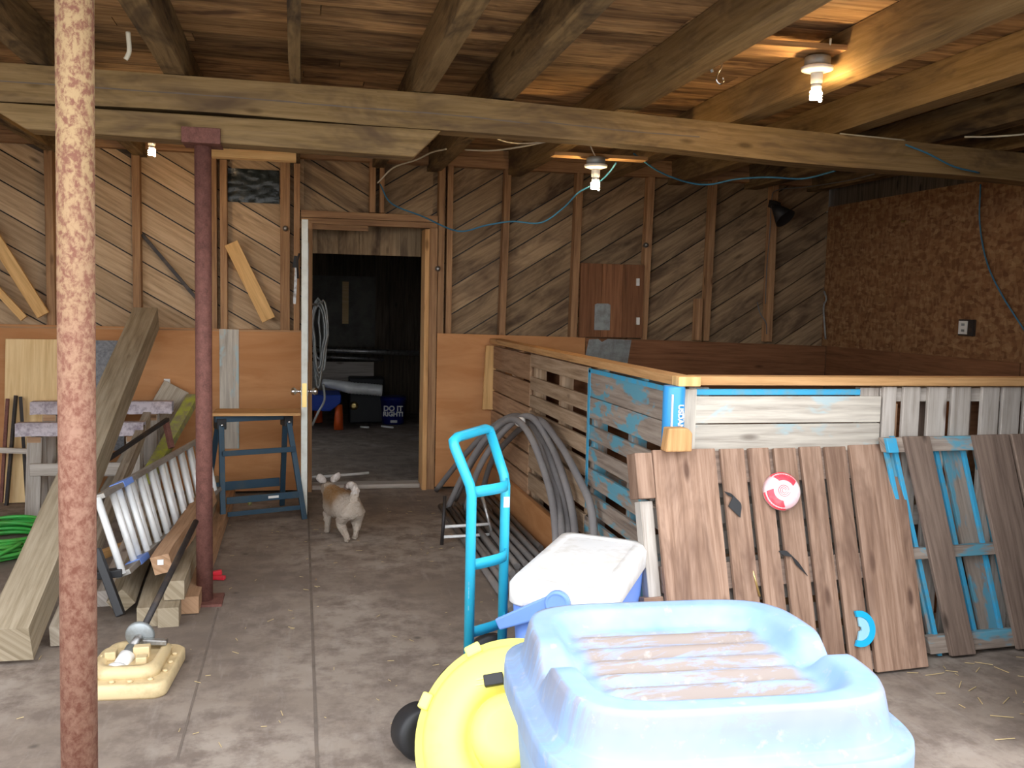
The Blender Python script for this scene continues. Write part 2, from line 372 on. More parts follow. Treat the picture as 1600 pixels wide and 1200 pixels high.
# far room behind the door
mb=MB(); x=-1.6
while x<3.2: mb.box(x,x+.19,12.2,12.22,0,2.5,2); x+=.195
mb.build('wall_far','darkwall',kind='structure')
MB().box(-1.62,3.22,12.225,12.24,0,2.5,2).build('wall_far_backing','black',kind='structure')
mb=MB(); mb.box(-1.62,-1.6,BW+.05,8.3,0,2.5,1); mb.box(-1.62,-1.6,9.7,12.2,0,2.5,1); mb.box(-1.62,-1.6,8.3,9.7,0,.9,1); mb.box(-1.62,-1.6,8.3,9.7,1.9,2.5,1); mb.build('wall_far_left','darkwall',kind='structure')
mb=MB(); mb.box(-1.64,-1.59,8.26,8.3,.86,1.94,2); mb.box(-1.64,-1.59,9.7,9.74,.86,1.94,2); mb.box(-1.64,-1.59,8.3,9.7,1.9,1.94,1); mb.box(-1.64,-1.59,8.3,9.7,.86,.9,1); mb.box(-1.63,-1.6,8.98,9.02,.9,1.9,2); mb.build('added_window_1','stud',kind='structure')  # unseen window added so daylight brightens the far room
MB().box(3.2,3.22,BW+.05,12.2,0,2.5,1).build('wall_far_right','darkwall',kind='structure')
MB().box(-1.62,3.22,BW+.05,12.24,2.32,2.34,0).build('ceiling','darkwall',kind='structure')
mb=MB(); x=-.2
while x<1.3: mb.box(x,x+.163,7.62,7.64,1.84,2.32,2); x+=.165
mb.build('trim_4','diag_right',kind='structure')
# studs
def stud(x,w,lab,z0=1.2,z1=2.52,mt='stud',x2=None,y0=ST,y1=BW-.004):
    mb=MB(); x2=x if x2 is None else x2
    mb.hexa([V(((x2 if k&4 else x)+(w/2 if k&1 else -w/2),y1 if k&2 else y0,z1 if k&4 else z0)) for k in range(8)],2)
    return tag(mb.build('wall_stud',mt,bev=.003),lab,'stud')
stud(-2.35,.05,'wall stud outside the left edge of the frame')
stud(-1.735,.055,'leftmost visible wall stud, left of the thick mottled post')
stud(-1.158,.055,'wall stud behind the weathered timber top, right of the thick mottled post')
stud(-.555,.05,'wall stud seen just right of the thin rusty pipe')
stud(-.62,.035,'narrow doubled stud hugging the thin rusty pipe')
stud(-.115,.07,'broad stud between the black plastic patch and the door')
stud(-.03,.045,'narrow stud right behind the top of the white door edge')
stud(.53,.045,'short stud over the door header, left of a pair',2.14)
stud(.60,.035,'short stud over the door header, right of a pair',2.14)
stud(1.06,.05,'stud at the right side of the doorway, left of a tight pair')
stud(1.125,.045,'stud at the right side of the doorway, right of a tight pair')
stud(1.555,.05,'wall stud rising behind the pen end by the upright new board',x2=1.58)
stud(2.145,.055,'wall stud at the left edge of the reddish cabinet panel',x2=2.165)
stud(2.745,.055,'wall stud at the right edge of the reddish cabinet panel',x2=2.77)
stud(3.30,.05,'dim wall stud two past the cabinet panel, doubled at its foot',x2=3.32)
stud(3.23,.05,'short dim block nailed beside the foot of a stud',z1=1.55)
stud(3.87,.055,'dim wall stud under the black clamp lamp')
# plates, header, frame
mb=MB(); mb.box(XL,XR,ST,BW-.004,2.52,2.60,0); mb.box(XL,XR,ST+.01,BW-.004,2.602,CZ-.002,0); mb.build('trim_5','stud',kind='structure',bev=.003)
mb=MB(); mb.box(0.0,1.03,ST-.004,BW-.004,2.085,2.135,0); mb.box(0,1.03,ST+.01,BW-.004,2.04,2.083,0); mb.build('trim_6','stud',kind='structure',bev=.002)
fr=MB().box(.93,.965,ST-.03,BW+.1,.0,2.03,2).build('trim_7','rail',kind='structure',bev=.002)
MB().box(.967,1.03,ST-.01,BW,.0,2.04,2).build('trim_8','stud',kind='structure',bev=.002)
MB().box(.055,.085,ST-.01,BW+.1,.0,2.04,2).build('trim_9','stud',kind='structure',bev=.002)
MB().box(.087,.928,BW-.02,BW+.12,0,.035,0).build('trim_10','pal_gry',kind='structure',bev=.005)
MB().box(-.02,.5,BW-.06,BW-.03,2.0,2.04,0).build('trim_11','stud',kind='structure')
# wainscot sheets on the back wall
def sheet(x0,x1,z0,zl,zr,mt,lab,y0=ST-.014,y1=ST-.001,g=0):
    mb=MB(); mb.hexa([V((x1 if k&1 else x0,y1 if k&2 else y0,(zr if k&1 else zl) if k&4 else z0)) for k in range(8)],g,1)
    return tag(mb.build('plywood_sheet',mt,bev=.001),lab,'plywood')
sheet(-4.19,-1.63,.02,1.26,1.25,'ply','orange plywood sheet on the lower wall left of the thick mottled post')
sheet(-1.625,.045,.02,1.25,1.235,'ply','orange plywood sheet on the lower wall between the thick post and the white door')
sheet(1.035,2.24,.02,1.232,1.215,'ply','orange plywood sheet on the lower wall right of the doorway')
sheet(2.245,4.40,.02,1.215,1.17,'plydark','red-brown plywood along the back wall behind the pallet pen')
mb=MB(); mb.box(-4.19,.0,ST-.016,ST+.085,1.225,1.238,0); o=tag(mb.build('wall_ledge','stud',origin=(-2,ST,1.225)),'narrow wooden ledge on top of the orange plywood left of the door','ledge')
# pale patches fixed on the wainscot
a=at(343,514,Y=ST); b=at(374,700,Y=ST)
mb=MB().box(a.x,b.x,ST-.026,ST-.0145,b.z,a.z,2,1); tag(mb.build('painted_board',M['paleblue'],bev=.002),'flaking pale blue-grey upright board nailed on the orange plywood','board')
a=at(912,530,Y=ST); b=at(988,570,Y=ST)
mb=MB().poly([V((x,ST-.017,z)) for x,z in ((a.x,b.z),(a.x+.04,a.z),(a.x+.12,a.z+.004),(a.x+.15,a.z-.02),(a.x+.2,a.z+.006),(b.x-.02,a.z),(b.x-.05,b.z))],V((0,.003,0)))
tag(mb.build('metal_patch','galv'),'grey galvanised sheet patch on the red-brown plywood behind the pen','metal sheet')
# ================================================================= TIMBER FRAME OVERHEAD
def joist(x,lab,w=.085,x2=None,mt='joist',y0=YF,y1=ST+.08,h=CZ-.003-2.475):
    x2=x if x2 is None else x2; mb=MB(); n=7
    for i in range(n):
        pass
    rows=[]
    for i in range(n):
        t=i/(n-1); yy=y0+(y1-y0)*t; xx=x+(x2-x)*t+R(-.006,.006); zz=2.475+R(-.004,.004); ww=w/2*R(.93,1.07)
        rows.append([V((xx-ww,yy,zz)),V((xx+ww,yy,zz)),V((xx+ww*.97,yy,2.475+h)),V((xx-ww*.97,yy,2.475+h))])
    ou=R(0,40)
    for i in range(n-1):
        c=[rows[i][0],rows[i+1][0],rows[i][1],rows[i+1][1],rows[i][3],rows[i+1][3],rows[i][2],rows[i+1][2]]
        mb.hexa(c,0,1,(ou+i*(y1-y0)/(n-1),ou))
    return tag(mb.build('ceiling_joist',mt),lab,'joist')
joist(-3.55,'ceiling joist far outside the left edge of the frame'); joist(-2.9,'ceiling joist well left of the thick mottled post',.09); joist(-2.3,'ceiling joist outside the top left corner'); joist(-1.72,'ceiling joist crossing the top left corner')
joist(-1.13,'ceiling joist at the upper left, left of the thick mottled post')
joist(-.56,'ceiling joist just right of the thick mottled post',.09)
joist(-.03,'narrow ceiling joist seen end-on above the middle of the short lower timber',.05)
joist(.565,'ceiling joist over the tapered end of the short lower timber',.085,.57)
joist(.955,'dark ceiling joist left of the middle lit bulb',.10,1.0)
joist(1.63,'pale water-streaked ceiling joist by the metal hook',.11,1.64,'beam')
joist(2.28,'ceiling joist behind the large lit bulb',.12,2.36,'beam')
joist(2.99,'heavy pale ceiling joist right of the large lit bulb',.12,3.0,'beam')
joist(3.68,'dim ceiling joist at the upper right above the long beam',.11)
joist(4.25,'dim ceiling joist nearest the chipboard wall',.1)
# cross beam
def beamfn(name,lab,xs,topf,hf,y0,y1,mt,ends=None):
    mb=MB(); ou=R(0,40)
    for i in range(len(xs)-1):
        c=[]
        for k in range(8):
            x=xs[i+1] if k&1 else xs[i]; z=topf(x) if k&4 else topf(x)-hf(x); c.append(V((x,y1 if k&2 else y0,z)))
        mb.hexa(c,0,1,(ou+xs[i],ou))
    return tag(mb.build(name,mt),lab,'beam')
top=lambda x:2.470-.0 if x<.7 else 2.470-.028*(x-.7)
xs=[XL+i*.35 for i in range(25)]; xs[-1]=XR-.002 if xs[-1]>XR-.1 else xs[-1]
beamfn('cross_beam','long rough-sawn timber beam spanning the whole shed under the joists',[x for x in xs if x<XR]+[XR-.001],top,lambda x:.162+.008*math.sin(x*3),4.54,4.68,'beam')
mb=MB(); p=[(-1.36,2.298),(-1.18,2.19),(.53,2.165),(.66,2.298)]
mb.poly([V((x,4.53,z)) for x,z in p],V((0,.15,0)),lambda q:(q.x,q.z+q.y),1.0); tag(mb.build('bolster_timber','beam',bev=.006),'short lower timber with slanted ends under the long beam, carried by the thin pipe','beam')
mb=MB(); a=at(368,219,Y=5.0); b=at(447,236,Y=5.0); mb.box(a.x,b.x,5.0,5.06,b.z,a.z,0,1); mb.box(a.x-.12,a.x+.3,5.02,5.09,b.z-.045,b.z-.002,0)
mb.box(-.055,-.01,5.02,5.09,a.z-.03,2.474,2)
tag(mb.build('wood_block','newwood'),'pale offcut fixed just below the lower timber right of the thin pipe','wood block')
# roof cleats carrying the sockets
def cleat(p,q,lab,w=.09,h=.02):
    mb=MB(); mb.bar(p,q,w,h); return tag(mb.build('lamp_cleat','ceil'),lab,'board')
cbm=bpy.data.objects['cross_beam']
for pts in ([(-3.5,.075),(-1.0,.08),(-.3,.082),(.2,.09),(.7,.095),(1.1,.1)],[(1.15,.085),(1.6,.09),(2.0,.085)],[(-1.25,.0),(0,.0)]):
    if pts[0][1]==0: continue
    P=spl([V((x,4.5385,top(x)-h)) for x,h in pts],8); mb=MB(); mb.grid([[p+V((0,0,.0028+.0015*math.sin(i*1.7))),p-V((0,0,.0028))] for i,p in enumerate(P)]); mb.build('crack','joint',cbm)
for px,py in ((446,357),(684,420),(1009,383)):
    q=at(px,py,Y=7.17); tag(MB().lathe(q,(0,-1,0),[(.018,-.018),(.022,0),(.012,.01),(.018,.02),(.004,.026)],14).build('wire_insulator','steel'),{446:'small round metal insulator on the broad stud left of the door',684:'small metal insulator on the studs right of the doorway',1009:'tiny dark insulator on the stud above the cabinet panel'}[px],'insulator')
# header at the front (above the frame)
MB().box(XL,XR,YF-.05,YF-.002,2.48,CZ+.03,0).build('trim_12','joist',kind='structure')
MB().box(2.45,XR+.06,YF-.06,YF-.01,0,CZ+.03,2).build('added_wall_front','darkwall',kind='structure')  # unseen wall piece added to cut daylight on the right side
# wall top left dark brace & ledge boards
def leanboard(pts,w,h,mt,lab,name='board',cat='board',up=V((0,-1,0)),tone=1):
    mb=MB(); mb.bar(pts[0],pts[1],w,h,up,tone); return tag(mb.build(name,mt,bev=.002),lab,cat)
leanboard((at(68,497,Y=7.13)+V((0,0,.02)),at(-35,330,Y=7.17)),.085,.03,'newwood','yellow new board leaning on the ledge at the far left, upper of the two','leaning_board')
leanboard((at(38,500,Y=7.15)+V((0,0,.01)),at(-35,420,Y=7.17)),.05,.03,'newwood','narrow yellow board leaning on the ledge at the far left, lower of the two','leaning_board')
leanboard((at(420,506,Y=7.13)+V((0,0,.03)),at(361,380,Y=7.16)),.10,.03,'newwood','short yellow new board propped on the ledge below the black plastic patch','leaning_board')
leanboard((at(222,366,Y=7.25),at(310,470,Y=7.2)),.025,.02,'darkmetal','thin dark strip slanting across the diagonal boards behind the thin pipe','leaning_strip')
a=at(355,262,Y=7.25); b=at(436,318,Y=7.25)
mb=MB(); n=14; rows=[[V((a.x+(b.x-a.x)*i/n,7.262+.012*noise.noise(V((i*.7,j*.6,3))),b.z+(a.z-b.z)*j/n)) for i in range(n+1)] for j in range(n+1)]
mb.grid(rows); rows=[[q+V((0,.012,0)) for q in r_] for r_ in rows]; mb.grid(rows); tag(mb.build('plastic_window_cover','film'),'crumpled black plastic over a small opening high on the wall','plastic sheet')
leanboard((at(480,234,Y=7.1),at(600,246,Y=7.1)),.03,.04,'grey','dark grey stick along the wall top above the door','stick') 
# pipe posts
t=thing('steel_post','thick mottled tan and rust steel post in the left foreground','post',(-.592,2.74,0))
mb=MB(); mb.tube([V((-.612,2.74,0)),V((-.6,2.74,1.2)),V((-.585,2.74,2.472))],.0485,28); mb.build('shaft','rust1',t)
MB().box(-.7,-.5,2.65,2.83,.0,.012).build('base_plate','rust2',t)
t=thing('steel_post','thin dark rusty pipe holding up the timber beam','post',(-.451,4.609,0))
MB().tube([V((-.451,4.609,.01)),V((-.446,4.609,2.18))],.0385,24).build('shaft','rust2',t)
MB().box(-.54,-.365,4.52,4.70,.0,.012).build('base_plate','rust2',t)
mb=MB(); mb.box(-.53,-.36,4.512,4.526,2.17,2.24); mb.box(-.53,-.36,4.526,4.69,2.17,2.178); mb.build('saddle_bracket','rust2',t,.002)
# ================================================================= LAMPS AND WIRES
def lamp(p,s,lab,box=True):
    p=V(p); t=thing('ceiling_lamp',lab,'lamp',p,'bare bulb lamps')
    if box:
        MB().lathe(p,(0,0,-1),[(.052*s,-.04*s),(.055*s,-.035*s),(.055*s,0)],20).build('junction_box','galv',t)
        MB().lathe(p,(0,0,-1),[(.058*s,0),(.068*s,.004*s),(.066*s,.016*s),(.03*s,.028*s)],28).build('rose','white',t)
    MB().lathe(p,(0,0,-1),[(.026*s,.02*s),(.025*s,.07*s),(.019*s,.075*s)],16).build('socket','white',t)
    q=p+V((0,0,-.075*s))
    MB().lathe(q,(0,0,-1),[(.02*s,0),(.023*s,.012*s),(.018*s,.02*s)],16).build('bulb_base','white',t)
    pts=[]
    for i in range(61):
        a=i/60*3*2*math.pi; pts.append(q+V((.020*s*math.cos(a),.020*s*math.sin(a),-.026*s-.042*s*i/60)))
    MB().tube(pts,.0068*s,8).build('bulb_spiral','bulb',t)
    return t
p=at(1277,104,Y=3.7); lamp((p.x,3.7,p.z),1.0,'large lit bulb on a white ceiling rose, nearest lamp at the upper right')
MB2=MB(); MB2.bar((p.x-.36,3.72,p.z+.062),(p.x+.40,3.66,p.z+.062),.16,.022); tag(MB2.build('lamp_board','ceil'),'reddish board across the joists carrying the nearest lamp','board')
pA=p
p=at(931,257,Y=5.25); lamp((p.x,5.25,p.z),1.0,'middle lit bulb on a white rose hanging below the long beam')
MB2=MB(); MB2.bar((p.x-.25,5.3,p.z+.052),(p.x+.32,5.3,p.z+.052),.1,.02); tag(MB2.build('lamp_board','ceil'),'reddish board behind the long beam carrying the middle lamp','board')
pB=p
p=at(237,212,Y=6.2); lamp((p.x,6.2,p.z),.85,'small lit bulb peeking out under the timber at the left',False)
MB2=MB(); MB2.box(p.x-.05,p.x+.45,6.15,6.25,p.z+.0,p.z+.02,0); MB2.box(p.x-.02,p.x+.02,6.18,6.22,p.z+.02,2.6,2); tag(MB2.build('lamp_board','stud'),'hidden cleat above the small left lamp','board')
def wire(pts,r,mt,lab,name='cable',cat='cable',n=8):
    mb=MB(); mb.tube(spl(pts,n),r,8); return tag(mb.build(name,mt),lab,cat)
A=at
wire([A(590,286,Y=6.9),A(615,262,Y=6.8),A(650,250,Y=6.5),A(675,238,Y=6.2),A(697,233,Y=5.95)],.0055,'wirew','white cable rising from the blue cable above the door')
wire([A(727,234,Y=5.9),A(770,235,Y=5.7),A(815,229,Y=5.5),A(860,220,Y=5.3)],.0055,'wirew','white cable looping under the long beam left of the middle lamp')
wire([A(765,210,Y=5.3),A(785,220,Y=5.35),A(812,224,Y=5.4),A(850,222,Y=5.3)],.004,'wirew','thin white cable tucked under the beam beside the loop')
wire([A(594,288,Y=6.9),A(612,318,Y=6.8),A(660,338,Y=6.6),A(715,361,Y=6.3),A(760,352,Y=6.1),A(800,346,Y=6),A(845,348,Y=5.9),A(880,325,Y=5.8),A(905,300,Y=5.6),A(935,285,Y=5.5),A(953,268,Y=5.4),A(963,254,Y=5.35)],.0055,'wireb','long blue cable sagging from above the door to the middle lamp')
wire([A(990,240,Y=5.3),A(1030,268,Y=5.4),A(1075,285,Y=5.5),A(1110,288,Y=5.5),A(1150,280,Y=5.4),A(1200,277,Y=5.2),A(1255,279,Y=5.1),A(1305,267,Y=4.85)],.0055,'wireb','blue cable sagging below the beam right of the middle lamp')
wire([A(1415,226,Y=4.5),A(1450,240,Y=4.48),A(1490,260,Y=4.48),A(1530,270,Y=4.5)],.005,'wireb','blue cable drooping across the right end of the beam')
wire([(lambda q:V((q.x,4.56,top(q.x)+.007)))(A(px_,216,Y=4.56)) for px_ in (1312,1350,1380,1414)],.005,'wirew','white cable section on the joists right of centre')
wire([A(1507,214,Y=4.3),A(1560,213,Y=4.2),A(1620,208,Y=4.1)],.005,'wirew','white cable section at the right edge of the frame')
wire([A(1532,288,X=4.395),A(1531,350,X=4.395),A(1542,410,X=4.395),A(1565,460,X=4.395),A(1600,515,X=4.395),A(1630,560,X=4.395)],.005,'wireb','blue cable hanging down the chipboard wall')
wire([A(1366,272,Y=5.3),A(1320,283,Y=5.9),A(1260,292,Y=6.6),A(1215,297,Y=7.1),A(1206,310,Y=7.16),A(1203,360,Y=7.17),A(1198,420,Y=7.17),A(1196,475,Y=7.17)],.004,'wireg','grey cable running down the wall past the black clamp lamp')
wire([A(1183,472,Y=7.15),A(1188,490,Y=7.15),A(1197,505,Y=7.15),A(1198,522,Y=7.15)],.005,'wireg','short looped cable end with a socket low on the dim wall')
wire([A(921,224,Y=5.2),A(928,240,Y=5.22),A(934,249,Y=5.24)],.0035,'wirew','short wire into the top of the middle lamp')
wire([A(1298,60,Y=3.6),A(1296,72,Y=3.62),A(1288,78,Y=3.66)],.005,'wirew','short wire into the top of the nearest lamp')
wire([A(1288,455,X=4.39),A(1291,468,X=4.39),A(1287,482,X=4.39),A(1290,530,X=4.385)],.008,'galv','silvery conduit scrap in the dim corner','conduit','conduit')
# hook
t=thing('metal_hook','bright bent metal hook hanging from the streaked joist','hook',A(1128,95,Y=3.75))
MB().tube(spl([A(1130,92,Y=3.75),A(1127,105,Y=3.75),A(1121,116,Y=3.75),A(1120,126,Y=3.75),A(1125,131,Y=3.75),A(1130,127,Y=3.75),A(1130,121,Y=3.75)],6),.0045,8).build('shank','chrome',t)
MB().tube(spl([A(1130,94,Y=3.75),A(1120,98,Y=3.75),A(1112,106,Y=3.75),A(1113,113,Y=3.75)],5),.007,8).build('plate','galv',t)
wire([A(200,50,Y=3.9),A(202,78,Y=3.9),A(199,88,Y=3.9),A(196,93,Y=3.9)],.009,'wirew','frayed pale rope end dangling at the top left','rope_end','rope')
# black clamp lamp
t=thing('clamp_lamp','black clamp lamp with cone shade on the dim stud','lamp',A(1208,322,Y=7.1))
MB().lathe(A(1208,320,Y=7.1),A(1236,352,Y=6.95)-A(1208,320,Y=7.1),[(.02,0),(.03,.02),(.09,.17),(.085,.17),(.025,.03)],20).build('shade','black',t)
MB().bar(A(1204,318,Y=7.15),A(1216,322,Y=7.05),.04,.06).build('clamp','black',t)
# reddish cabinet panel
a=at(908,411,Y=ST-.03); b=at(1003,528,Y=ST-.03)
t=thing('cabinet_panel','reddish wooden cabinet door high on the dim back wall','cabinet',(a.x,ST-.03,b.z))
mb=MB(); 
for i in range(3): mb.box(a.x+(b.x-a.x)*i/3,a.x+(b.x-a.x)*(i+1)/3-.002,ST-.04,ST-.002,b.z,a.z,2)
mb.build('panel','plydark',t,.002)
c=at(930,474,Y=ST-.05); d=at(953,516,Y=ST-.05); MB().poly([V((x,ST-.046,z)) for x,z in ((c.x,d.z),(d.x,d.z),(d.x,c.z-.01),(d.x-.02,c.z),(c.x+.02,c.z),(c.x,c.z-.01))],V((0,.006,0))).build('plate','galv',t)
for yy in (435,496):
    c=at(997,yy,Y=ST-.05); MB().box(c.x-.014,c.x+.014,ST-.058,ST-.04,c.z-.06,c.z).build('hinge','white',t,.003)
# outlet
c=at(1512,512,X=XR-.01); t=thing('wall_outlet','white outlet on a dark box on the chipboard wall','outlet',c)
MB().box(XR-.03,XR-.001,c.y-.07,c.y+.07,c.z-.055,c.z+.055).build('box','darkmetal',t,.004)
MB().box(XR-.036,XR-.03,c.y-.025,c.y+.06,c.z-.045,c.z+.045).build('cover','white',t,.002)
mb=MB(); 
for dz in (-.02,.02): mb.box(XR-.038,XR-.0355,c.y+.0,c.y+.03,c.z+dz-.008,c.z+dz+.008)
mb.build('socket_face','galv',t)
c=at(1410,346,X=XR-.01); tag(MB().box(XR-.008,XR-.001,c.y-.03,c.y+.02,c.z-.008,c.z+.008).build('wood_chip','brass'),'tiny bright chip on the chipboard wall','wood chip')
# ================================================================= DOOR
t=thing('door','white door standing open edge-on at the left of the doorway','door',(.03,6.36,0))
MB().box(.004,.046,6.36,7.18,.012,2.0,2,1).build('door_leaf','doorw',t,.003)
MB().box(.046,.05,6.42,7.1,1.05,1.85).build('door_panel','galv',t)
h=at(476,613,Y=6.36).z
MB().box(.010,.040,6.354,6.3605,h-.10,h+.06).build('latch_plate','brass',t)
for sgn,x0 in ((-1,.004),(1,.046)):
    MB().lathe((x0,6.43,h),(sgn,0,0),[(.03,0),(.03,.006),(.012,.008),(.011,.03),(.022,.038),(.028,.052),(.022,.066),(.004,.07)],20).build('door_knob','chrome',t)
MB().tube([V((-.02,6.9,1.62)),V((-.025,6.9,1.75)),V((-.01,6.9,1.8))],.008,8).build('latch_hook','darkmetal',t)
t2=thing('hanging_saw','dark metal bar hanging on the wall left of the white door','tool',A(461,400,Y=7.1))
MB().bar(A(464,400,Y=7.1),A(460,475,Y=7.1),.012,.02).build('blade','steel',t2); MB().bar(A(463,400,Y=7.1),A(460,418,Y=7.1),.02,.03).build('handle','black',t2)
# ================================================================= FAR ROOM CONTENTS
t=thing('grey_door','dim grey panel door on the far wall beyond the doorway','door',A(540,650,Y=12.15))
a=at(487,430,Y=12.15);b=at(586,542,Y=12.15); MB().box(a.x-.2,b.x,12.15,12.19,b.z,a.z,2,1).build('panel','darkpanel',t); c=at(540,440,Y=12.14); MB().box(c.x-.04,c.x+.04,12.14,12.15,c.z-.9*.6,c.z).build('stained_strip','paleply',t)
tag(MB().tube([A(480,546,Y=11.2),A(655,552,Y=11.2)],.03,10).build('wall_pipe','steel'),'long grey pipe running level across the far room','pipe')
tag(MB().tube([A(480,556,Y=11.4),A(600,562,Y=11.4)],.02,10).build('wall_pipe','steel'),'thinner grey pipe just below the long one in the far room','pipe')
a=at(495,565,Y=11.6);b=at(584,600,Y=11.6); tag(MB().box(a.x-.3,b.x,11.6,11.63,b.z-.1,a.z,0,1).build('pale_board','pal_gry'),'dusty pale board low on the far room wall','board')
# hose coil
mb=MB()
for k in range(7):
    cx=499+R(-5,7); w=R(7,14); top_=R(464,478); bot=R(560,612)
    pts=[A(cx+w*math.cos(q)*(1 if q<math.pi else .6),(top_+bot)/2-(bot-top_)/2*math.sin(q),Y=7.47+.012*k) for q in [i/16*2*math.pi for i in range(16)]]
    mb.tube(pts,.009,7,close=True)
qh=A(499,476,Y=7.5); tag(MB().tube([V((-.02,BW+.05,qh.z+.02)),V((qh.x-.03,7.42,qh.z)),V((qh.x,7.56,qh.z)),V((qh.x,7.57,qh.z+.03))],.008,8).build('hose_hook','steel'),'steel hook behind the door frame carrying the grey hose coil','hook')
mb.tube(spl([A(505,600,Y=7.5),A(507,625,Y=7.5),A(497,645,Y=7.5),A(488,665,Y=7.5)],6),.009,7)
tag(mb.build('hanging_hose','galv'),'pale grey hose coil hanging just inside the doorway','hose'); 
# blue table with orange legs
t=thing('play_table','royal blue bin on orange legs inside the dark room','table',at(500,670,Z=0))
c=at(532,672,Z=0); YY=c.y; a=at(470,617,Y=YY); b=at(533,640,Y=YY)
mb=MB(); mb.poly([V((a.x-.2,YY,b.z)),V((b.x-.12,YY,b.z-.02)),V((b.x,YY,b.z+.08)),V((b.x,YY,a.z)),V((a.x-.2,YY,a.z))],V((0,.55,0))); mb.build('bin','royal',t,.01)
for px,py,dy in ((529,671,0.02),(497,660,.55)):
    q=at(px,py,Z=0); MB().lathe((q.x,q.y,0),(0,0,1),[(.055,0),(.05,.1),(.042,b.z+.05 if dy<.1 else b.z)],16).build('leg','orange',t)
# bucket
q=at(614,662,Z=0); s_=.155
t=thing('bucket','navy blue bucket with white lettering on the far room floor','bucket',(q.x,q.y,0))
ht=at(614,619,Y=q.y).z
MB().lathe(q,(0,0,1),[(.120,0),(.13,.01),(.150,ht-.05),(.158,ht-.045),(.158,ht-.02),(.15,ht),(.14,ht)],32).build('pail','navy',t)
vd=V((q.x,q.y,0)).normalized(); rt=V((vd.y,-vd.x,0)); face=V((q.x,q.y,0))-vd*.153
text('DO IT',face+V((0,0,ht*.52)),rt,(0,0,1),.085,'white',t,bold=.003); text('RIGHT!',face+V((0,0,ht*.33)),rt,(0,0,1),.075,'white',t,bold=.003)
MB().box(face.x-.03,face.x+.05,face.y-.002,face.y+.012,.03,.06).build('sticker','white',t)
# dark drum, duct
q=at(577,655,Z=0); t=thing('drum','black drum on the far room floor beside the navy bucket','drum',(q.x,q.y,0))
MB().lathe(q,(0,0,1),[(.16,0),(.17,.02),(.165,.2),(.172,.21),(.165,.22),(.17,.40),(.15,.41)],28).build('shell','black',t)
mb=MB(); P=spl([A(505,598,Y=11),A(530,602,Y=10.9),A(548,606,Y=10.8),A(575,608,Y=10.8),A(597,610,Y=10.8)],10); mb.tube(P,[.045+.02*min(1,i/18)+.005*(i%2) for i in range(len(P))],14)
tag(mb.build('metal_duct','alu'),'shiny silver flexible duct lying across the far room clutter','duct')
mb=MB(); mb.box(*sum([[A(545,600,Y=11.3).x,A(600,600,Y=11.3).x],[11.2,11.5],[0,.55]],[])); tag(mb.build('dark_crate','black',bev=.02),'black box behind the silver duct in the far room','box')
tag(MB().lathe(at(553,634,Y=11.18),(-.1,-1,0),[(.05,0),(.05,.02),(.02,.025)],16).build('brass_fitting','brass'),'small brass fitting glinting beside the black drum','fitting')
wire([at(488,746,Z=.03),at(540,742,Z=.03),at(576,739,Z=.03)],.012,'white','thin white stick lying on the floor just inside the doorway','white_stick','stick',2)
wire([at(563,667,Z=.01),at(576,668,Z=.01)],.012,'white','small white scrap on the far room floor, left of two','paper_scrap','scrap',2)
wire([at(596,666,Z=.01),at(614,668,Z=.01)],.012,'white','small white scrap on the far room floor, nearest the navy bucket','paper_scrap','scrap',2)
# ================================================================= PALLET PEN
PX=1.47; PY=3.47; RZ=1.162
t=thing('pen_rail','orange lumber rail capping the pallet pen','rail',(PX,PY,RZ))
MB().box(PX-.02,PX+.07,PY+.0,ST-.03,RZ,RZ+.036,1,1).build('side_rail','rail',t,.002)
MB().box(PX+.075,XR-.03,PY-.02,PY+.07,RZ-.0,RZ+.036,0,1).build('front_rail','rail',t,.002)
MB().box(PX-.02,PX+.074,PY-.07,PY-.001,RZ,RZ+.038,2,1.15).build('rail_end','newwood',t,.002)
def pieces(t,fr,rows):
    for r_ in rows:
        nm,mt,a0,a1,b0,b1,c0,c1,g=r_[:9]; MB().fbox(fr,a0,a1,b0,b1,c0,c1,g,R(.85,1.1)).build(nm,mt,t,.003)
Y1=at(918,620,X=PX).y; Y2=at(828,600,X=PX).y
print('pen splits',Y1,Y2)
def sidepallet(y0,y1,rows,mt,lab,strm,zs=(.02,1.14)):
    t=thing('wood_pallet',lab,'pallet',(PX,(y0+y1)/2,0)); fr=(V((PX,y0,0)),V((0,1,0)),V((0,0,1)),V((-1,0,0))); L=y1-y0
    rr=[]
    for (a,b) in rows: rr.append(('deck_board',mt,0,L-.005,a,b,-.02,0,0))
    for k,u in enumerate((.01,L*.45,L-.07)): rr.append(('stringer',strm,u,u+.055,zs[0],zs[1],-.095,-.021,1))
    for (a,b) in ((.03,.13),(.55,.60),(1.08,1.14)): rr.append(('back_board',strm,0,L-.005,a,b,-.115,-.096,0))
    pieces(t,fr,rr); return t
P3=sidepallet(PY+.02,Y1,[(1.0,1.145),(.888,.997),(.775,.85),(.662,.738),(.535,.625),(.40,.495),(.27,.365),(.13,.235),(.02,.10)],'pal_blu','pen side pallet at the near corner, worn blue paint over brown boards','pal_blu')
for c in ((0,.045,.02,1.15),): MB().box(PX-.004,PX+.0,PY+.02,PY+.07,.03,1.15).build('paint_strip','bluepaint',P3)
MB().box(PX-.003,PX,PY+.02,Y1-.02,1.125,1.147).build('paint_strip','bluepaint',P3); MB().box(PX-.003,PX,Y1-.045,Y1-.01,.5,1.14).build('paint_strip','bluepaint',P3)
P2=sidepallet(Y1+.01,Y2,[(1.065,1.15),(.915,1.0),(.80,.88),(.685,.775),(.57,.655),(.40,.545),(.255,.365),(.09,.21)],'pal_tan','pen side pallet in the middle, bare tan boards with wide gaps','pal_tan')
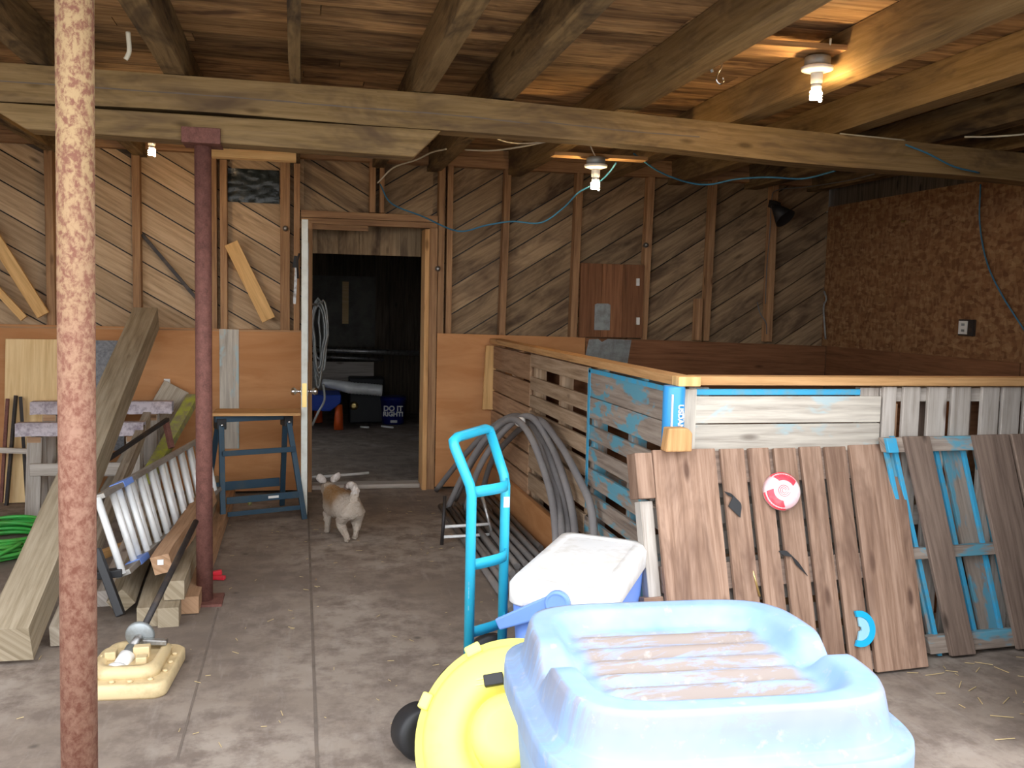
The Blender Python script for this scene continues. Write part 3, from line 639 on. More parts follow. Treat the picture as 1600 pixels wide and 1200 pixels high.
P1=sidepallet(Y2+.01,ST-.03,[(.97,1.14),(.80,.955),(.65,.79),(.49,.635),(.34,.475),(.19,.325),(.04,.175)],'pal_or','pen side pallet against the back wall, orange-brown boards close together','pal_or')
tag(MB().box(PX+.19,PX+.20,PY+.2,ST-.03,.01,1.13,1,1).build('plywood_sheet','plydark'),'added dark sheet that darkens the gaps of the pen side pallets','plywood')  # dark sheet added in place of the shade inside the pen
MB().box(PX+.0,PX+.09,PY-.002,PY+.018,.03,1.145,2,1.1).build('painted_end','paleblue',P3,.003)
tag(MB().box(PX-.035,PX-.004,4.3,7.1,.0,.22,1,1).build('kick_board','ply',bev=.003),'orange plywood strip along the foot of the pen side behind the grey tubes','board')
a=at(760,540,Y=7.1);b=at(782,640,Y=7.1); tag(MB().poly([V((a.x-.02,7.1,b.z)),V((b.x-.04,7.1,b.z)),V((b.x-.02,7.1,a.z)),V((a.x,7.1,a.z))],V((0,.035,0)),lambda p:(p.z,p.x),1).build('upright_board','newwood',bev=.002),'upright yellow new board where the pen meets the wall','board')
# front of the pen
fr=(V((PX+.075,PY,0)),V((1,0,0)),V((0,0,1)),V((0,-1,0)))
def fx(px,py=650): return at(px,py,Y=PY).x-PX-.075
t=thing('pale_blue_panel','pale faded blue and grey panel of wide level boards at the pen front','panel',(2.0,PY,0))
u0_,u1_=fx(1078),fx(1376)
rr=[]
for a,b in ((1.005,1.115),(.875,1.0),(.74,.87),(.6,.735),(.46,.595)): rr.append(('plank','paleblue',u0_,u1_,a,b,-.02,0,0))
rr+= [('plank','bluepaint',u0_+.02,u1_-.1,1.12,1.145,-.02,-.002,0),('upright','pal_gry',u0_,u0_+.09,.0,1.15,-.06,-.021,1),('upright','pal_gry',u1_-.09,u1_,.0,1.15,-.06,-.021,1)]
pieces(t,fr,rr)
t=thing('wood_pallet','pen front pallet of upright grey slats at the right','pallet',(3.2,PY,0))
rr=[]; sl=[(1380,1400),(1411,1437),(1450,1479),(1487,1516),(1534,1561),(1566,1594),(1600,1626),(1640,1668),(1680,1706)]
for a,b in sl: rr.append(('deck_board','pal_gry',fx(a,640),fx(b,640),.03+R(0,.01),1.155,-.02,0,1))
u0_,u1_=fx(1378),fx(1706)
for a,b in ((1.09,1.15),(.55,.64),(.03,.12)): rr.append(('stringer','pal_gry',u0_,u1_,a,b,-.1,-.021,0))
rr.append(('side_block','pal_or',fx(1400),fx(1409),.6,1.08,-.1,-.03,1))
for i in range(4): rr.append(('back_board','pal_brn2',u0_+i*.2+.02,u0_+i*.2+.12,.03,1.15,-.12,-.101,1))
pieces(t,fr,rr)
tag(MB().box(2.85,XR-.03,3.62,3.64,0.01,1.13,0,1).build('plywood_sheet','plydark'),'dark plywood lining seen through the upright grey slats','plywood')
# blue tube with writing at the corner
c=at(1052,650,Y=PY-.03); t=thing('blue_tube','bright blue plastic tube with white lettering at the pen corner','tube',(c.x,PY-.03,.91))
MB().lathe((c.x,PY-.03,.905),(0,0,1),[(.043,0),(.044,.005),(.044,RZ-.915),(.042,RZ-.906)],28).build('wrap','tarp',t)
text('USDAN',V((c.x+.002,PY-.0755,1.04)),(-.0,0,-1),(1,0,0),.030,'white',t,bold=.0008); text('plastic',V((c.x+.024,PY-.071,1.04)),(0,0,-1),(1,.4,0),.014,'white',t)
MB().box(c.x-.026,c.x-.02,PY-.0745,PY-.066,.96,1.13).build('stripe','white',t)
c=at(1057,690,Y=PY-.12); a=at(1037,690,Y=3.36); b=at(1078,690,Y=3.36); zt=at(1055,668,Y=3.36).z
tag(MB().poly([V((a.x,3.335,.912)),V((b.x,3.335,.912)),V((b.x,3.335,zt-.02)),V((b.x-.02,3.335,zt)),V((a.x+.01,3.335,zt))],V((0,.06,0)),lambda p:(p.z,p.x+p.y),1).build('corner_post','rail',bev=.006),'chamfered orange-brown post top at the pen corner behind the brown pallet','post')
# leaning pallets
def leanpallet(lab,BL,BR,TL,th,front,cross,back,fm,cm,bm_,name='wood_pallet'):
    BL,BR,TL=V(BL),V(BR),V(TL); u=(BR-BL); Lu=u.length; u=u/Lu; v=(TL-BL); Lv=v.length; v=v/Lv; n=v.cross(u).normalized()*-1
    if n.y>0: n=-n
    t=thing(name,lab,'pallet',BL); fr=(BL,u,v,n)
    for i,(a,b,c,d) in enumerate(front): MB().fbox(fr,a*Lu,b*Lu,c*Lv,d*Lv,-.02,0,1,R(.85,1.12)).build('deck_board',fm if isinstance(fm,str) else fm[i],t,.003)
    for (a,b,c,d) in cross: MB().fbox(fr,a*Lu,b*Lu,c*Lv,d*Lv,-.06,-.021,0,R(.85,1.1)).build('stringer',cm,t,.003)
    for (a,b,c,d) in back: MB().fbox(fr,a*Lu,b*Lu,c*Lv,d*Lv,-.08,-.061,1,R(.7,.95)).build('back_board',bm_,t,.003)
    return t,fr,Lu,Lv
BR=at(1452,1045,Z=0.005); BL=V((1.38,BR.y-.09,.005)); TL=at(1020,703,Y=3.385); TRr=at(1372,697,Y=3.40)
print('pallet',BL,BR,TL,TRr)
u=(BR-BL).length
def uu(px): # top px to fraction
    return (at(px,700,Y=3.42).x-TL.x)/(TRr.x-TL.x)
F=[(1020,1104),(1112,1139),(1152,1174),(1193,1217),(1232,1257),(1270,1292),(1303,1372)]
F=[(1020,1107),(1114,1142),(1153,1175),(1191,1219),(1227,1254),(1265,1291),(1298,1372)]
pl,frA,LuA,LvA=leanpallet('brown pallet leaning against the pen front, a flying disc wedged in it',BL,BR,TL,.08,
   [(a,b,R(0,.01),1-R(0,.015)) for a,b in ((0,.235),(.257,.348),(.367,.447),(.468,.556),(.576,.66),(.678,.765),(.782,1))],[(0,.995,.85,.99),(0,.995,.41,.52),(0,.995,.02,.1)],
   [(.0,.998,.02+i*.11,.10+i*.11) for i in range(9)],['pal_brn']*7,'pal_brn2','pal_gry')
# end block sticking out at top left
MB().fbox(frA,-.075,-.002,LvA*.80,LvA*.99,-.09,-.005,1).build('corner_block','pal_brn',pl,.004)
MB().fbox(frA,-.06,-.006,.0,LvA*.79,-.085,-.03,1).build('side_stringer','pal_gry',pl,.003); MB().fbox(frA,-.085,-.002,LvA*.22,LvA*.40,-.085,-.02,0).build('side_block','pal_brn',pl,.003)
BL2=at(1462,1032,Z=.005); BR2=V((3.62,BL2.y+.06,.005)); TL2=at(1386,683,Y=3.385)
def u2(px): return (at(px,685,Y=3.43).x-TL2.x)/(BR2.x-BL2.x)
F2=[(1404,1445),(1516,1574),(1579,1640),(1690,1740)]
pl2,frB,LuB,LvB=leanpallet('half-painted blue and brown pallet leaning at the right edge',BL2,BR2,TL2,.08,
   [(u2(a),min(1,u2(b)),R(0,.01),1) for a,b in F2],[(0,.998,.93,.995),(0,.998,.45,.50),(0,.998,.02,.10)],
   [(u2(a),min(1,u2(b)),.02,.99) for a,b in ((1389,1403),(1448,1471),(1477,1508),(1530,1560),(1600,1640),(1680,1720))],'pal_brn2','pal_blu','pal_blu')
MB().fbox(frB,-.005,.045,LvB*.93,LvB*.995,-.02,0,1).build('painted_block','bluepaint',pl2,.003)
for a,zz in ((.01,(.6,.93)),(.055,(.0,1)),(.262,(.03,.93)),(.405,(.03,.93))): MB().fbox(frB,a*LuB,a*LuB+.02,LvB*zz[0],LvB*zz[1],-.060,-.045,1).build('painted_edge','bluepaint',pl2,.002)
# things caught on the brown pallet
def onp(fr,px,py):
    O,u,v,n=fr; d=(Fw+Rt*((px-800)/FPX)-Up*((py-600)/FPX)); e=V((0,0,EYE)); t_=(O-e).dot(n)/d.dot(n); return e+d*t_
nA=frA[3]
c=onp(frA,1216,768)+nA*.028; t=thing('flying_disc','red and white swirled flying disc wedged in the brown pallet','disc',c)
ax=(nA+V((-.28,-.1,.12))).normalized(); dr=.078
MB().lathe(c,ax,[(.002,.022),(.03,.024),(.055,.020),(.07,.010),(dr,-.008),(dr-.004,-.010),(.06,.006),(.002,.016)],40).build('disc_body','pinkw',t)
e2=(V((0,0,1))-ax*ax.z).normalized(); e1=e2.cross(ax)
for a0,a1 in ((.45,2.0),(3.0,4.6)):
    rows=[]
    for j in range(6):
        r_=.042+.035*j/5; h_=[.0245,.0222,.0192,.0152,.0085,-.003][j]+.0008
        rows.append([c+ax*h_+(e1*math.cos(q)+e2*math.sin(q))*r_ for q in [a0+j*.05+(a1-a0)*i/10 for i in range(11)]])
    MB().grid(rows).build('red_swirl','redw',t)
for k in range(3):
    MB().tube([c+ax*(.0255)+(e1*math.cos(q)+e2*math.sin(q))*(.006+k*.007+.0008*q) for q in [i/30*6.0 for i in range(31)]],.001,5).build('groove','redw',t)
c=onp(frA,1340,982)+nA*.006; t=thing('broken_disc','broken half of a sky blue flying disc on the brown pallet','disc',c)
def sector(r0_,r1_,a0,a1,h,mt,nm):
    O=c; U=frA[1]; Vv=frA[2]; n_=40; ou=[];inn=[]
    for i in range(n_+1):
        q=a0+(a1-a0)*i/n_; ou.append(O+(U*math.cos(q)+Vv*math.sin(q))*r1_); rr_=r0_*(1+(.10*math.sin(i*2.3) if r0_<.03 else 0)); inn.append(O+(U*math.cos(q)+Vv*math.sin(q))*rr_)
    MB().poly(ou+inn[::-1],nA*h,None,1).build(nm,mt,t)
sector(.047,.072,-2.0,1.75,.012,'fryb','rim'); sector(.010,.0465,-1.9,1.6,.008,'fryl','centre')
for px,py,qx,qy,mid,lab in ((1133,771,1146,800,(1148,780),'left'),(1218,864,1252,892,(1234,868),'right')):
    mb=MB(); P=spl([onp(frA,px,py)+nA*.006,onp(frA,*mid)+nA*.012,onp(frA,qx,qy)+nA*.006],6)
    rows=[[p-frA[1]*w_*.5+frA[2]*w_*.5,p+frA[1]*w_*.5-frA[2]*w_*.5] for p,w_ in zip(P,[.018+.032*(i/len(P)) for i in range(len(P))])]
    mb.grid(rows); mb.grid([[q+nA*.003 for q in r_] for r_ in rows]); tag(mb.build('rubber_strip','black'),'torn black rubber strip stuck to the brown pallet, '+lab+' of two','strip')
tag(MB().tube([onp(frA,1172,870)-nA*.01,onp(frA,1186,932)+nA*.006],.0045,8).build('brass_rod','brass'),'thin brass rod poking out between the brown pallet slats','rod')
# ================================================================= GREY TUBES
ends=[]
def hose(pp,y0,y1,lab,r=.0205):
    n=len(pp); P=[A(x,y,Y=min(y0+(y1-y0)*i/(n-1),(PX-.035-r-.035*(y<0))*A(x,y,Y=1).y/A(x,y,Y=1).x)) for i,(x,y) in enumerate(pp)]
    P[0].z=r+.0; e=P[-1].copy(); e.z=.03; P.append(e)
    mb=MB(); mb.tube(spl(P,6),r,12); return tag(mb.build('foam_tube','hose'),lab,'tube','arched grey foam tubes')
hose([(699,792),(725,740),(755,690),(786,660),(808,657),(830,684),(850,735),(863,785),(869,850)],6.4,4.55,'arched grey tube on the left of the bunch, its clip showing at the top')
hose([(682,762),(720,718),(765,671),(803,650),(832,665),(856,718),(871,778),(879,850)],7.05,4.5,'arched grey tube reaching furthest back to the wall')
hose([(712,775),(738,722),(770,680),(812,652),(845,682),(868,740),(884,800),(888,860)],6.7,4.45,'arched grey tube in the middle of the bunch')
hose([(727,788),(747,735),(783,678),(825,650),(858,690),(882,750),(896,810),(899,870)],6.3,4.4,'arched grey tube second from the right of the bunch')
hose([(752,765),(768,722),(798,684),(838,655),(872,690),(903,745),(923,792),(929,860)],6.8,4.45,'arched grey tube on the right, standing apart')
c=A(812,656,Y=5.5); tag(MB().lathe(c,(0,-.6,-.5),[(.02,0),(.035,.01),(.03,.03),(.01,.035)],14).build('plastic_clip','white'),'white plastic tie where the arched grey tubes cross','clip')
k=0
for i in range(11):
    x0=.98+i*.042+R(-.006,.006); z=.021; MBx=MB(); MBx.tube([V((x0+R(-.01,.01),4.15+R(0,.35)+.10*i,z)),V((x0*1.0+R(-.01,.01),5.4,z)),V((x0+.0,6.2+R(0,.3)+.05*i,z))],.019,10)
    tag(MBx.build('straight_pipe','pipe'),'straight grey pipe in the bundle lying along the pen side','pipe','straight grey pipes on the floor')
for i in range(5):
    x0=1.09+i*.055; z=.058; MBx=MB(); MBx.tube([V((x0,4.5+R(0,.3),z)),V((x0+R(-.02,.02),6.0+R(0,.3),z))],.018,10)
    tag(MBx.build('straight_pipe','pipe'),'straight grey pipe in the bundle lying along the pen side','pipe','straight grey pipes on the floor')
t=thing('step_rack','small dark steel frame with two bright rungs by the grey pipes','rack',at(692,850,Z=0))
g=5.5
MB().tube([A(690,853,Y=g),A(693,815,Y=g),A(695,775,Y=g+.05)],.011,8).build('upright','darkmetal',t); MB().tube([A(771,846,Y=g),A(764,815,Y=g),A(752,770,Y=g+.05)],.011,8).build('upright','steel',t)
for yy,s2 in ((823,0),(839,3)): MB().tube([A(695-s2*.5,yy,Y=g),A(763+s2,yy-4,Y=g)],.010,8).build('rung','alu',t)
# ================================================================= HAND TRUCK
t=thing('hand_truck','turquoise steel hand truck standing left of the cooler','hand truck',(.62,3.2,0))
b0=at(737,765,Y=3.2); zb=b0.z; b1=at(790,750,Z=zb); print('ht',b0,b1)
h0=at(707,690,Y=3.22); h1=at(765,672,Z=h0.z+.0)
l0=V((b0.x,b0.y,.14)); l1=V((b1.x,b1.y,.14))
MB().tube([l0,b0-V((0,0,.02)),b0+(h0-b0)*.1]+[b0.lerp(h0,.9)]+[h0.lerp(h1,.02)]+[h0.lerp(h1,.12)+V((0,0,.01))]+[h0.lerp(h1,.88)+V((0,0,.01))]+[h1]+[h1.lerp(b1,.1)]+[b1+(h1-b1)*.1,b1-V((0,0,.02)),l1],.0185,14).build('frame_tube','turq',t)
w=(b1-b0).normalized()
for pz in (zb-.01,at(742,883,Y=3.2).z,at(745,988,Y=3.2).z):
    p0=V((b0.x,b0.y,pz));p1=V((b1.x,b1.y,pz)); MB().grid([[q-V((0,0,.02)),q+V((0,0,.02)),q+V((.006,0,.02)),q+V((.006,0,-.02)),q-V((0,0,.02))] for q in [p0.lerp(p1,f)+V((-.05*math.sin(math.pi*f)*-1,0,0)) for f in [i/8 for i in range(9)]]],False,False).build('cross_brace','turq',t)
MB().box(b0.x-.02,b0.x+.08,b0.y-.02,b1.y+.02,.012,.022).build('toe_plate','turq',t)
mb=MB()
for q in (l0,l1): mb.bar(V((q.x,q.y,.02)),V((q.x,q.y,.15)),.03,.03,V((0,1,0)))
mb.build('lower_bracket','turq',t)
for q,s3 in ((l0,-1),(l1,1)): MB().lathe((q.x-.03,q.y+s3*.03,.1),(0,s3,0),[(.04,0),(.095,.002),(.1,.015),(.1,.035),(.095,.048),(.04,.05)],26).build('wheel','black',t)
q=at(790,783,Y=b1.y); MB().box(q.x-.011,q.x+.011,b1.y-.019,b1.y-.012,q.z-.02,q.z+.02).build('white_sticker','white',t)
for zz,hh in ((.475,.006),(.458,.004),(.442,.008),(.425,.006),(.385,.008)): MB().box(b0.x-.007,b0.x-.002,b0.y-.0172,b0.y-.0155,zz-hh,zz+hh).build('worn_lettering','white',t)
# ================================================================= COOLER
ZC=.55
cs=[at(797,905,Z=ZC),at(948,930,Z=ZC),at(1022,846,Z=ZC),at(873,828,Z=ZC)]
print('cooler',cs)
cen=sum(cs,V())/4; uu_=((cs[1]-cs[0])+(cs[2]-cs[3])).normalized(); vv_=((cs[3]-cs[0])+(cs[2]-cs[1])).normalized(); vv_.z=0; uu_.z=0; hw=((cs[1]-cs[0]).length+(cs[2]-cs[3]).length)/4; hl=((cs[3]-cs[0]).length+(cs[2]-cs[1]).length)/4
t=thing('cooler','blue picnic cooler with a white lid behind the pale blue tub','cooler',(cen.x,cen.y,0))
def rrect(a,b,r,z,n=6,cx=cen,U=uu_,Vv=vv_):
    out=[]
    for k,(sx_,sy_) in enumerate(((1,1),(-1,1),(-1,-1),(1,-1))):
        for i in range(n+1):
            q=math.pi/2*(k+i/n); out.append(V((cx.x,cx.y,z))+U*(sx_*(a-r)+r*math.cos(q))+Vv*(sy_*(b-r)+r*math.sin(q)))
    return out
def rbox(prof,**k):
    mb=MB(); mb.grid([rrect(a,b,r,z,**k) for a,b,r,z in prof],True,True); return mb
rbox([(hw-.05,hl-.05,.04,0.0),(hw-.045,hl-.045,.045,.01),(hw-.012,hl-.012,.045,ZC-.09)]).build('body','coolb',t)
rbox([(hw-.008,hl-.008,.05,ZC-.089),(hw,hl,.05,ZC-.08),(hw,hl,.05,ZC-.02),(hw-.015,hl-.015,.05,ZC),(hw-.05,hl-.05,.04,ZC+.001),(hw-.055,hl-.055,.04,ZC-.004)]).build('lid','coolw',t)
# handle on the near end
pc=onc=V((cen.x,cen.y,0))-vv_*(hl-.005)
pv=at(868,940,Y=pc.y-.03); pv=pc+uu_*((pv-pc).dot(uu_)); pv.z=at(868,940,Y=pv.y).z
e_=at(790,990,Y=pv.y-.02); 
dirh=(V((e_.x,pv.y,e_.z))-V((pv.x,pv.y,pv.z))).normalized(); nrm=-vv_
mb=MB(); pe=pv+V((dirh.x*uu_.x,dirh.x*uu_.y,dirh.z))*.24; perp=V((0,0,1)).cross(vv_)*0+ (pe-pv).normalized().cross(nrm).normalized()
mb.poly([pv+perp*.035+nrm*.012,pv-perp*.035+nrm*.012,pe-perp*.02+nrm*.012,pe+perp*.02+nrm*.012],nrm*.014,None,1); mb.build('handle','coolb',t,.006)
MB().lathe(pv+nrm*.01,nrm,[(.042,0),(.042,.02),(.034,.024),(.030,.02)],24).build('handle_pivot','coolb',t)
mb=MB(); q=V((cen.x,cen.y,ZC-.10))+uu_*(hw-.004)+vv_*(-hl+.09); mb.bar(q,q-V((0,0,.03)),.05,.012,vv_); mb.build('latch','coolb',t,.003)
# ================================================================= PALE BLUE TUB
TC=V((.897,1.969,0)); TZ=.679; ang=math.radians(-3)
ea=V((math.cos(ang),math.sin(ang),0)); eb=V((-math.sin(ang),math.cos(ang),0)); HA=.391; HB=.368
t=thing('storage_tub','big pale blue plastic tub with a dusty ridged lid in the foreground','tub',(TC.x,TC.y,0))
def sm(x,a,b):
    x=max(0,min(1,(x-a)/(b-a))); return x*x*(3-2*x)
rows=[];dirt=[];NT=160
rad=[i/40*.90 for i in range(1,41)]+[.915,.93,.945,.955,.96,.965,.97,1.0,1.03,1.05,1.055,1.055]
for ri,r_ in enumerate(rad):
    row=[]
    for k in range(NT):
        q=2*math.pi*k/NT; c_,s_=math.cos(q),math.sin(q); n_=5.0
        rho=(abs(c_)**n_+abs(s_)**n_)**(-1/n_)
        x=rho*c_*r_; y=rho*s_*r_
        h=-.045*(1-sm(r_,.66,.78))
        cap_=sm(r_,.90,.965); h-=.095*cap_
        # notches at the two sides
        nt=math.exp(-((y+.02)/.12)**2)*sm(abs(x),.62,.78); h-=.055*nt*(1-cap_)
        inside=(1-sm(abs(x),.55,.66))*(1-sm(abs(y),.58,.66))
        h+=inside*.011*math.sin(y*30)
        if r_>.999: h-=.012
        if ri==len(rad)-2: h-=.02
        if ri==len(rad)-1: h-=.06
        row.append(V((TC.x,TC.y,TZ+h))+ea*(x*HA)+eb*(y*HB))
        dirt.append(inside*.9 if r_<.9 else 0.35*(1-cap_)+ .25)
    rows.append(row)
mb=MB(); ctr=[V((TC.x,TC.y,TZ-.045)) for _ in range(NT)]
mb.grid([ctr]+rows,True); dirt=[.9]*NT+dirt
lid=mb.build('lid','tub',t); at_=lid.data.attributes.new('dirt','FLOAT','POINT')
if len(lid.data.vertices)==len(dirt):
    for i,d_ in enumerate(dirt): at_.data[i].value=d_
rows=[]
for z,s_ in ((TZ-.14,.99),(TZ-.3,.96),(.06,.88),(0.0,.85),(0,.3)):
    rows.append([V((TC.x,TC.y,z))+ea*(HA*s_*(abs(math.cos(q))**5+abs(math.sin(q))**5)**(-.2)*math.cos(q))+eb*(HB*s_*(abs(math.cos(q))**5+abs(math.sin(q))**5)**(-.2)*math.sin(q)) for q in [2*math.pi*k/80 for k in range(80)]])
MB().grid(rows,True,True).build('bin','tub',t)
# ================================================================= YELLOW BLOWER
KB=1.13; BC=at(805,1158,Y=2.60); BC.z/=KB; print('blower',BC)
t=thing('air_blower','bright yellow snail-shaped air blower left of the pale blue tub','blower',(BC.x,BC.y,0))
ax=V((-.30,-.82,.55)).normalized(); RB=.27
MB().lathe(BC,ax,[(.03,-.22),(.15,-.21),(.21,-.17),(.235,-.12),(.24,-.03),(RB,-.028),(RB,-.003),(.243,-.002),(.24,.05),(.225,.075),(.17,.095),(.125,.10),(.12,.085),(.10,.08)],64).build('housing','yellow',t)
MB().lathe(BC+ax*.08,ax,[(.105,0),(.10,.02),(.095,.10),(.08,.13),(.05,.14)],30).build('motor_cover','yellow',t)
e1=V((0,0,1)).cross(ax).normalized(); e2=ax.cross(e1)
for px,py in ((652,1082),(728,1000),(824,992)):
    d=at(px,py,Y=2.6)-V((BC.x,BC.y,BC.z*KB)); q=math.atan2(d.dot(e2),d.dot(e1)); o_=(e1*math.cos(q)+e2*math.sin(q)); tn_=ax.cross(o_)
    MB().bar(BC+o_*(RB-.02)-ax*.015,BC+o_*(RB+.012)-ax*.015,.045,.05,ax).build('clamp_lug','yellow',t,.006)
q=BC+e2*.125+ax*.11; mbx=MB(); mbx.bar(q+e2*.02,q-e2*.09+ax*.055,.035,.03,ax); mbx.build('carry_strap','yellow',t,.006)
pg=q+e1*-.03+e2*.012+ax*.02
plug=MB(); plug.bar(pg,pg-e1*.05+e2*-.012,.03,.024,ax).build('plug','black',t,.003)
mb=MB(); 
for s_ in (-.007,.007): mb.bar(pg-e1*.05+e2*(-.012+s_),pg-e1*.07+e2*(-.017+s_),.002,.007,ax)
mb.build('plug_prong','brass',t)
MB().tube(spl([pg+e1*.03,q+e1*.03+ax*.03,q+e1*.09-e2*.03+ax*.03,q+e1*.13-e2*.10+ax*.03,q+e1*.15-e2*.2+ax*.02],8),.0045,8).build('cord','black',t)
mb=MB(); mb.build('x','yellow',t) if 0 else None
t.scale=(KB,KB,KB)
for sx_ in (-.14,.14): MB().box(BC.x+sx_-.02,BC.x+sx_+.02,BC.y-.02,BC.y+.28,0,BC.z-.12).build('foot','yellow',t,.01)
# black wheel / hose end at the left
c=at(655,1142,Z=.09); mb=MB()
mb.lathe((c.x+.0,c.y,.09),(.25,-1,.1),[(.05,-.05),(.075,-.05),(.085,-.035),(.085,.035),(.075,.05),(.05,.05)],40); 
tag(mb.build('black_hose_end','hose' if 0 else 'black'),'black ribbed rubber ring on the floor left of the yellow blower','rubber ring')
# ================================================================= LEFT SIDE CLUTTER
# big leaning timbers
def timber(p0,p1,w,h,mt,lab,tw=0,up=V((0,0,1))):
    p0=V(p0);p1=V(p1); d=(p1-p0).normalized(); sd=d.cross(up).normalized(); u2_=sd.cross(d); n=9; mb=MB(); rows=[]
    for i in range(n):
        f=i/(n-1); p=p0.lerp(p1,f)+sd*R(-.003,.003); a=tw; s1=sd*math.cos(a)+u2_*math.sin(a); s2=u2_*math.cos(a)-sd*math.sin(a)
        rows.append([p-s1*w/2-s2*h/2,p+s1*w/2-s2*h/2,p-s1*w/2+s2*h/2,p+s1*w/2+s2*h/2])
    ou=R(0,30); L=(p1-p0).length
    for i in range(n-1):
        a,b=rows[i],rows[i+1]; mb.hexa([a[0],b[0],a[1],b[1],a[2],b[2],a[3],b[3]],0,1,(ou+L*i/(n-1),ou))
    return tag(mb.build('timber',mt),lab,'timber')
t0=at(18,1052,Z=0)
timber((t0.x-.02,t0.y+.05,.095),at(229,497,Y=7.02),.16,.16,'olive','massive weathered timber leaning from the floor at far left up to the plywood ledge')
timber((t0.x+.10,t0.y+.25,.05),V((-1.05,6.9,.62)),.05,.09,'grey','thinner weathered timber lying beside the massive leaning one')
timber(at(176,775,Y=7.05),at(276,604,Y=7.12),.04,.19,'grey','broad grey board leaning on the plywood behind the sawhorses')
timber(at(228,752,Y=6.3),at(302,620,Y=7.06),.085,.05,'yelgreen','yellow-green painted board leaning beside the broad grey board')
a=at(256,592,Y=7.16);b=at(266,625,Y=7.16); tag(MB().box(a.x,b.x,7.16,7.17,b.z,a.z).build('paper_note','white'),'small white paper on the plywood behind the broad grey board','paper')
# pale ply + felt
a=at(10,530,Y=7.1); b=at(100,790,Y=7.0); tag(MB().hexa([V((x,(7.0 if z_==0 else 7.15)+y_,zz)) for z_,zz in ((0,.01),(1,a.z)) for y_ in (0,.014) for x in (a.x-.02,b.x+.12)],2,1).build('plywood_sheet','paleply',bev=.001),'pale yellow plywood sheet propped against the wall at far left','plywood')
a=at(143,532,Y=7.1); b=at(192,600,Y=7.1)
mb=MB(); nn=10; rows=[[V((a.x-.05+(b.x-a.x+.05)*i/nn,7.12+.01*noise.noise(V((i*.5,j*.5,0))),.35+(a.z-.35)*j/nn)) for i in range(nn+1)] for j in range(nn+1)]
mb.grid(rows); mb.grid([[q+V((0,.012,0)) for q in r_] for r_ in rows]); tag(mb.build('felt_mat','felt'),'speckled grey felt mat hung on the plywood behind the massive timber','mat')
# two wooden sawhorses with cloth covered tops
def whorse(x0,x1,Y,zt,lab,legs,zb):
    t=thing('wooden_sawhorse',lab,'sawhorse',((x0+x1)/2,Y,0))
    MB().box(x0+.03,x1-.03,Y-.04,Y+.04,zt-.085,zt-.01,0).build('top_beam','grey',t,.004)
    mb=MB(); n=24; rows=[]
    for i in range(n+1):
        x=x0+(x1-x0)*i/n; w_=.008*noise.noise(V((x*9,Y,0))); rows.append([V((x,Y+.05,zt-.08-w_)),V((x,Y+.05+w_,zt)),V((x,Y-.05,zt+w_*.5)),V((x,Y-.058+w_,zt-.085+w_))])
    mb.grid(rows,False,False); mb.build('cloth_wrap','lilac',t)
    for i,lx in enumerate(legs):
        MB().hexa([V((lx+(.045 if k&1 else -.045),Y-.06-(0 if k&4 else .10)+(.03 if k&2 else 0),zt-.09 if k&4 else 0)) for k in range(8)],2).build('leg','pal_gry',t,.004)
        MB().hexa([V((lx+(.045 if k&1 else -.045),Y+.03+(0 if k&4 else .03)+(.03 if k&2 else 0),zt-.09 if k&4 else 0)) for k in range(8)],2).build('leg','pal_gry',t,.004)
        MB().box(lx-.04,lx+.04,Y-.066,Y-.055,zt-.16,zt-.087).build('gusset','pal_or',t)
    MB().box(x0+.1,x1-.1,Y-.125,Y-.10,zb,zb+.08,0).build('stretcher','pal_gry',t,.004)
YA=6.55; l=at(27,672,Y=YA).x; r_=at(226,670,Y=YA).x; za=at(120,660,Y=YA).z
whorse(l,r_,YA,za,'nearer wooden sawhorse with a lilac cloth-wrapped top',(at(58,700,Y=YA).x,at(211,720,Y=YA).x),.30)
YB=6.93; l=at(50,637,Y=YB).x; r_=at(270,640,Y=YB).x; zb_=at(160,627,Y=YB).z
whorse(l,r_,YB,zb_,'farther, taller wooden sawhorse with a lilac cloth-wrapped top',(at(82,700,Y=YB).x,at(238,700,Y=YB).x),.22)
# metal rods
for i,(x1,y1,x0,y0_,mt) in enumerate(((12,623,2,785,'rust2'),(25,618,10,790,'darkmetal'),(32,620,42,775,'darkmetal'))):
    tag(MB().bar(A(x0,y0_,Y=6.9),A(x1,y1,Y=7.04),.02,.02).build('metal_bar',mt),['reddish bar, leftmost of the thin bars leaning at far left','dark bar in the middle of the thin bars leaning at far left','short dark bar, rightmost of the thin bars at far left'][i],'bar')
tag(MB().bar(A(-40,702,Y=6.85),A(48,705,Y=6.85),.03,.035,tone=1.2).build('wood_strip','pal_gry'),'pale horizontal wood strip behind the thin bars at far left','strip')
# green hose
mb=MB(); c=at(-5,860,Z=0)
for k in range(13):
    r_=.24+.018*(k%5)+R(-.02,.02); z=.015+.022*(k//3); ox,oy=R(-.03,.03),R(-.03,.03); ph=R(0,6)
    mb.tube([V((c.x+ox+r_*math.cos(q),c.y+.02+oy+r_*math.sin(q)*1.15,z+.008*math.sin(q*2+ph)+.008)) for q in [i/36*2*math.pi for i in range(36)]],.0105,8,close=True)
mb.tube(spl([V((c.x+.2,c.y-.25,.1)),V((c.x,c.y-.45,.03)),V((c.x-.3,c.y-.55,.02))],8),.0105,8)
tag(mb.build('garden_hose','green'),'coil of bright green garden hose on the floor at far left','hose')
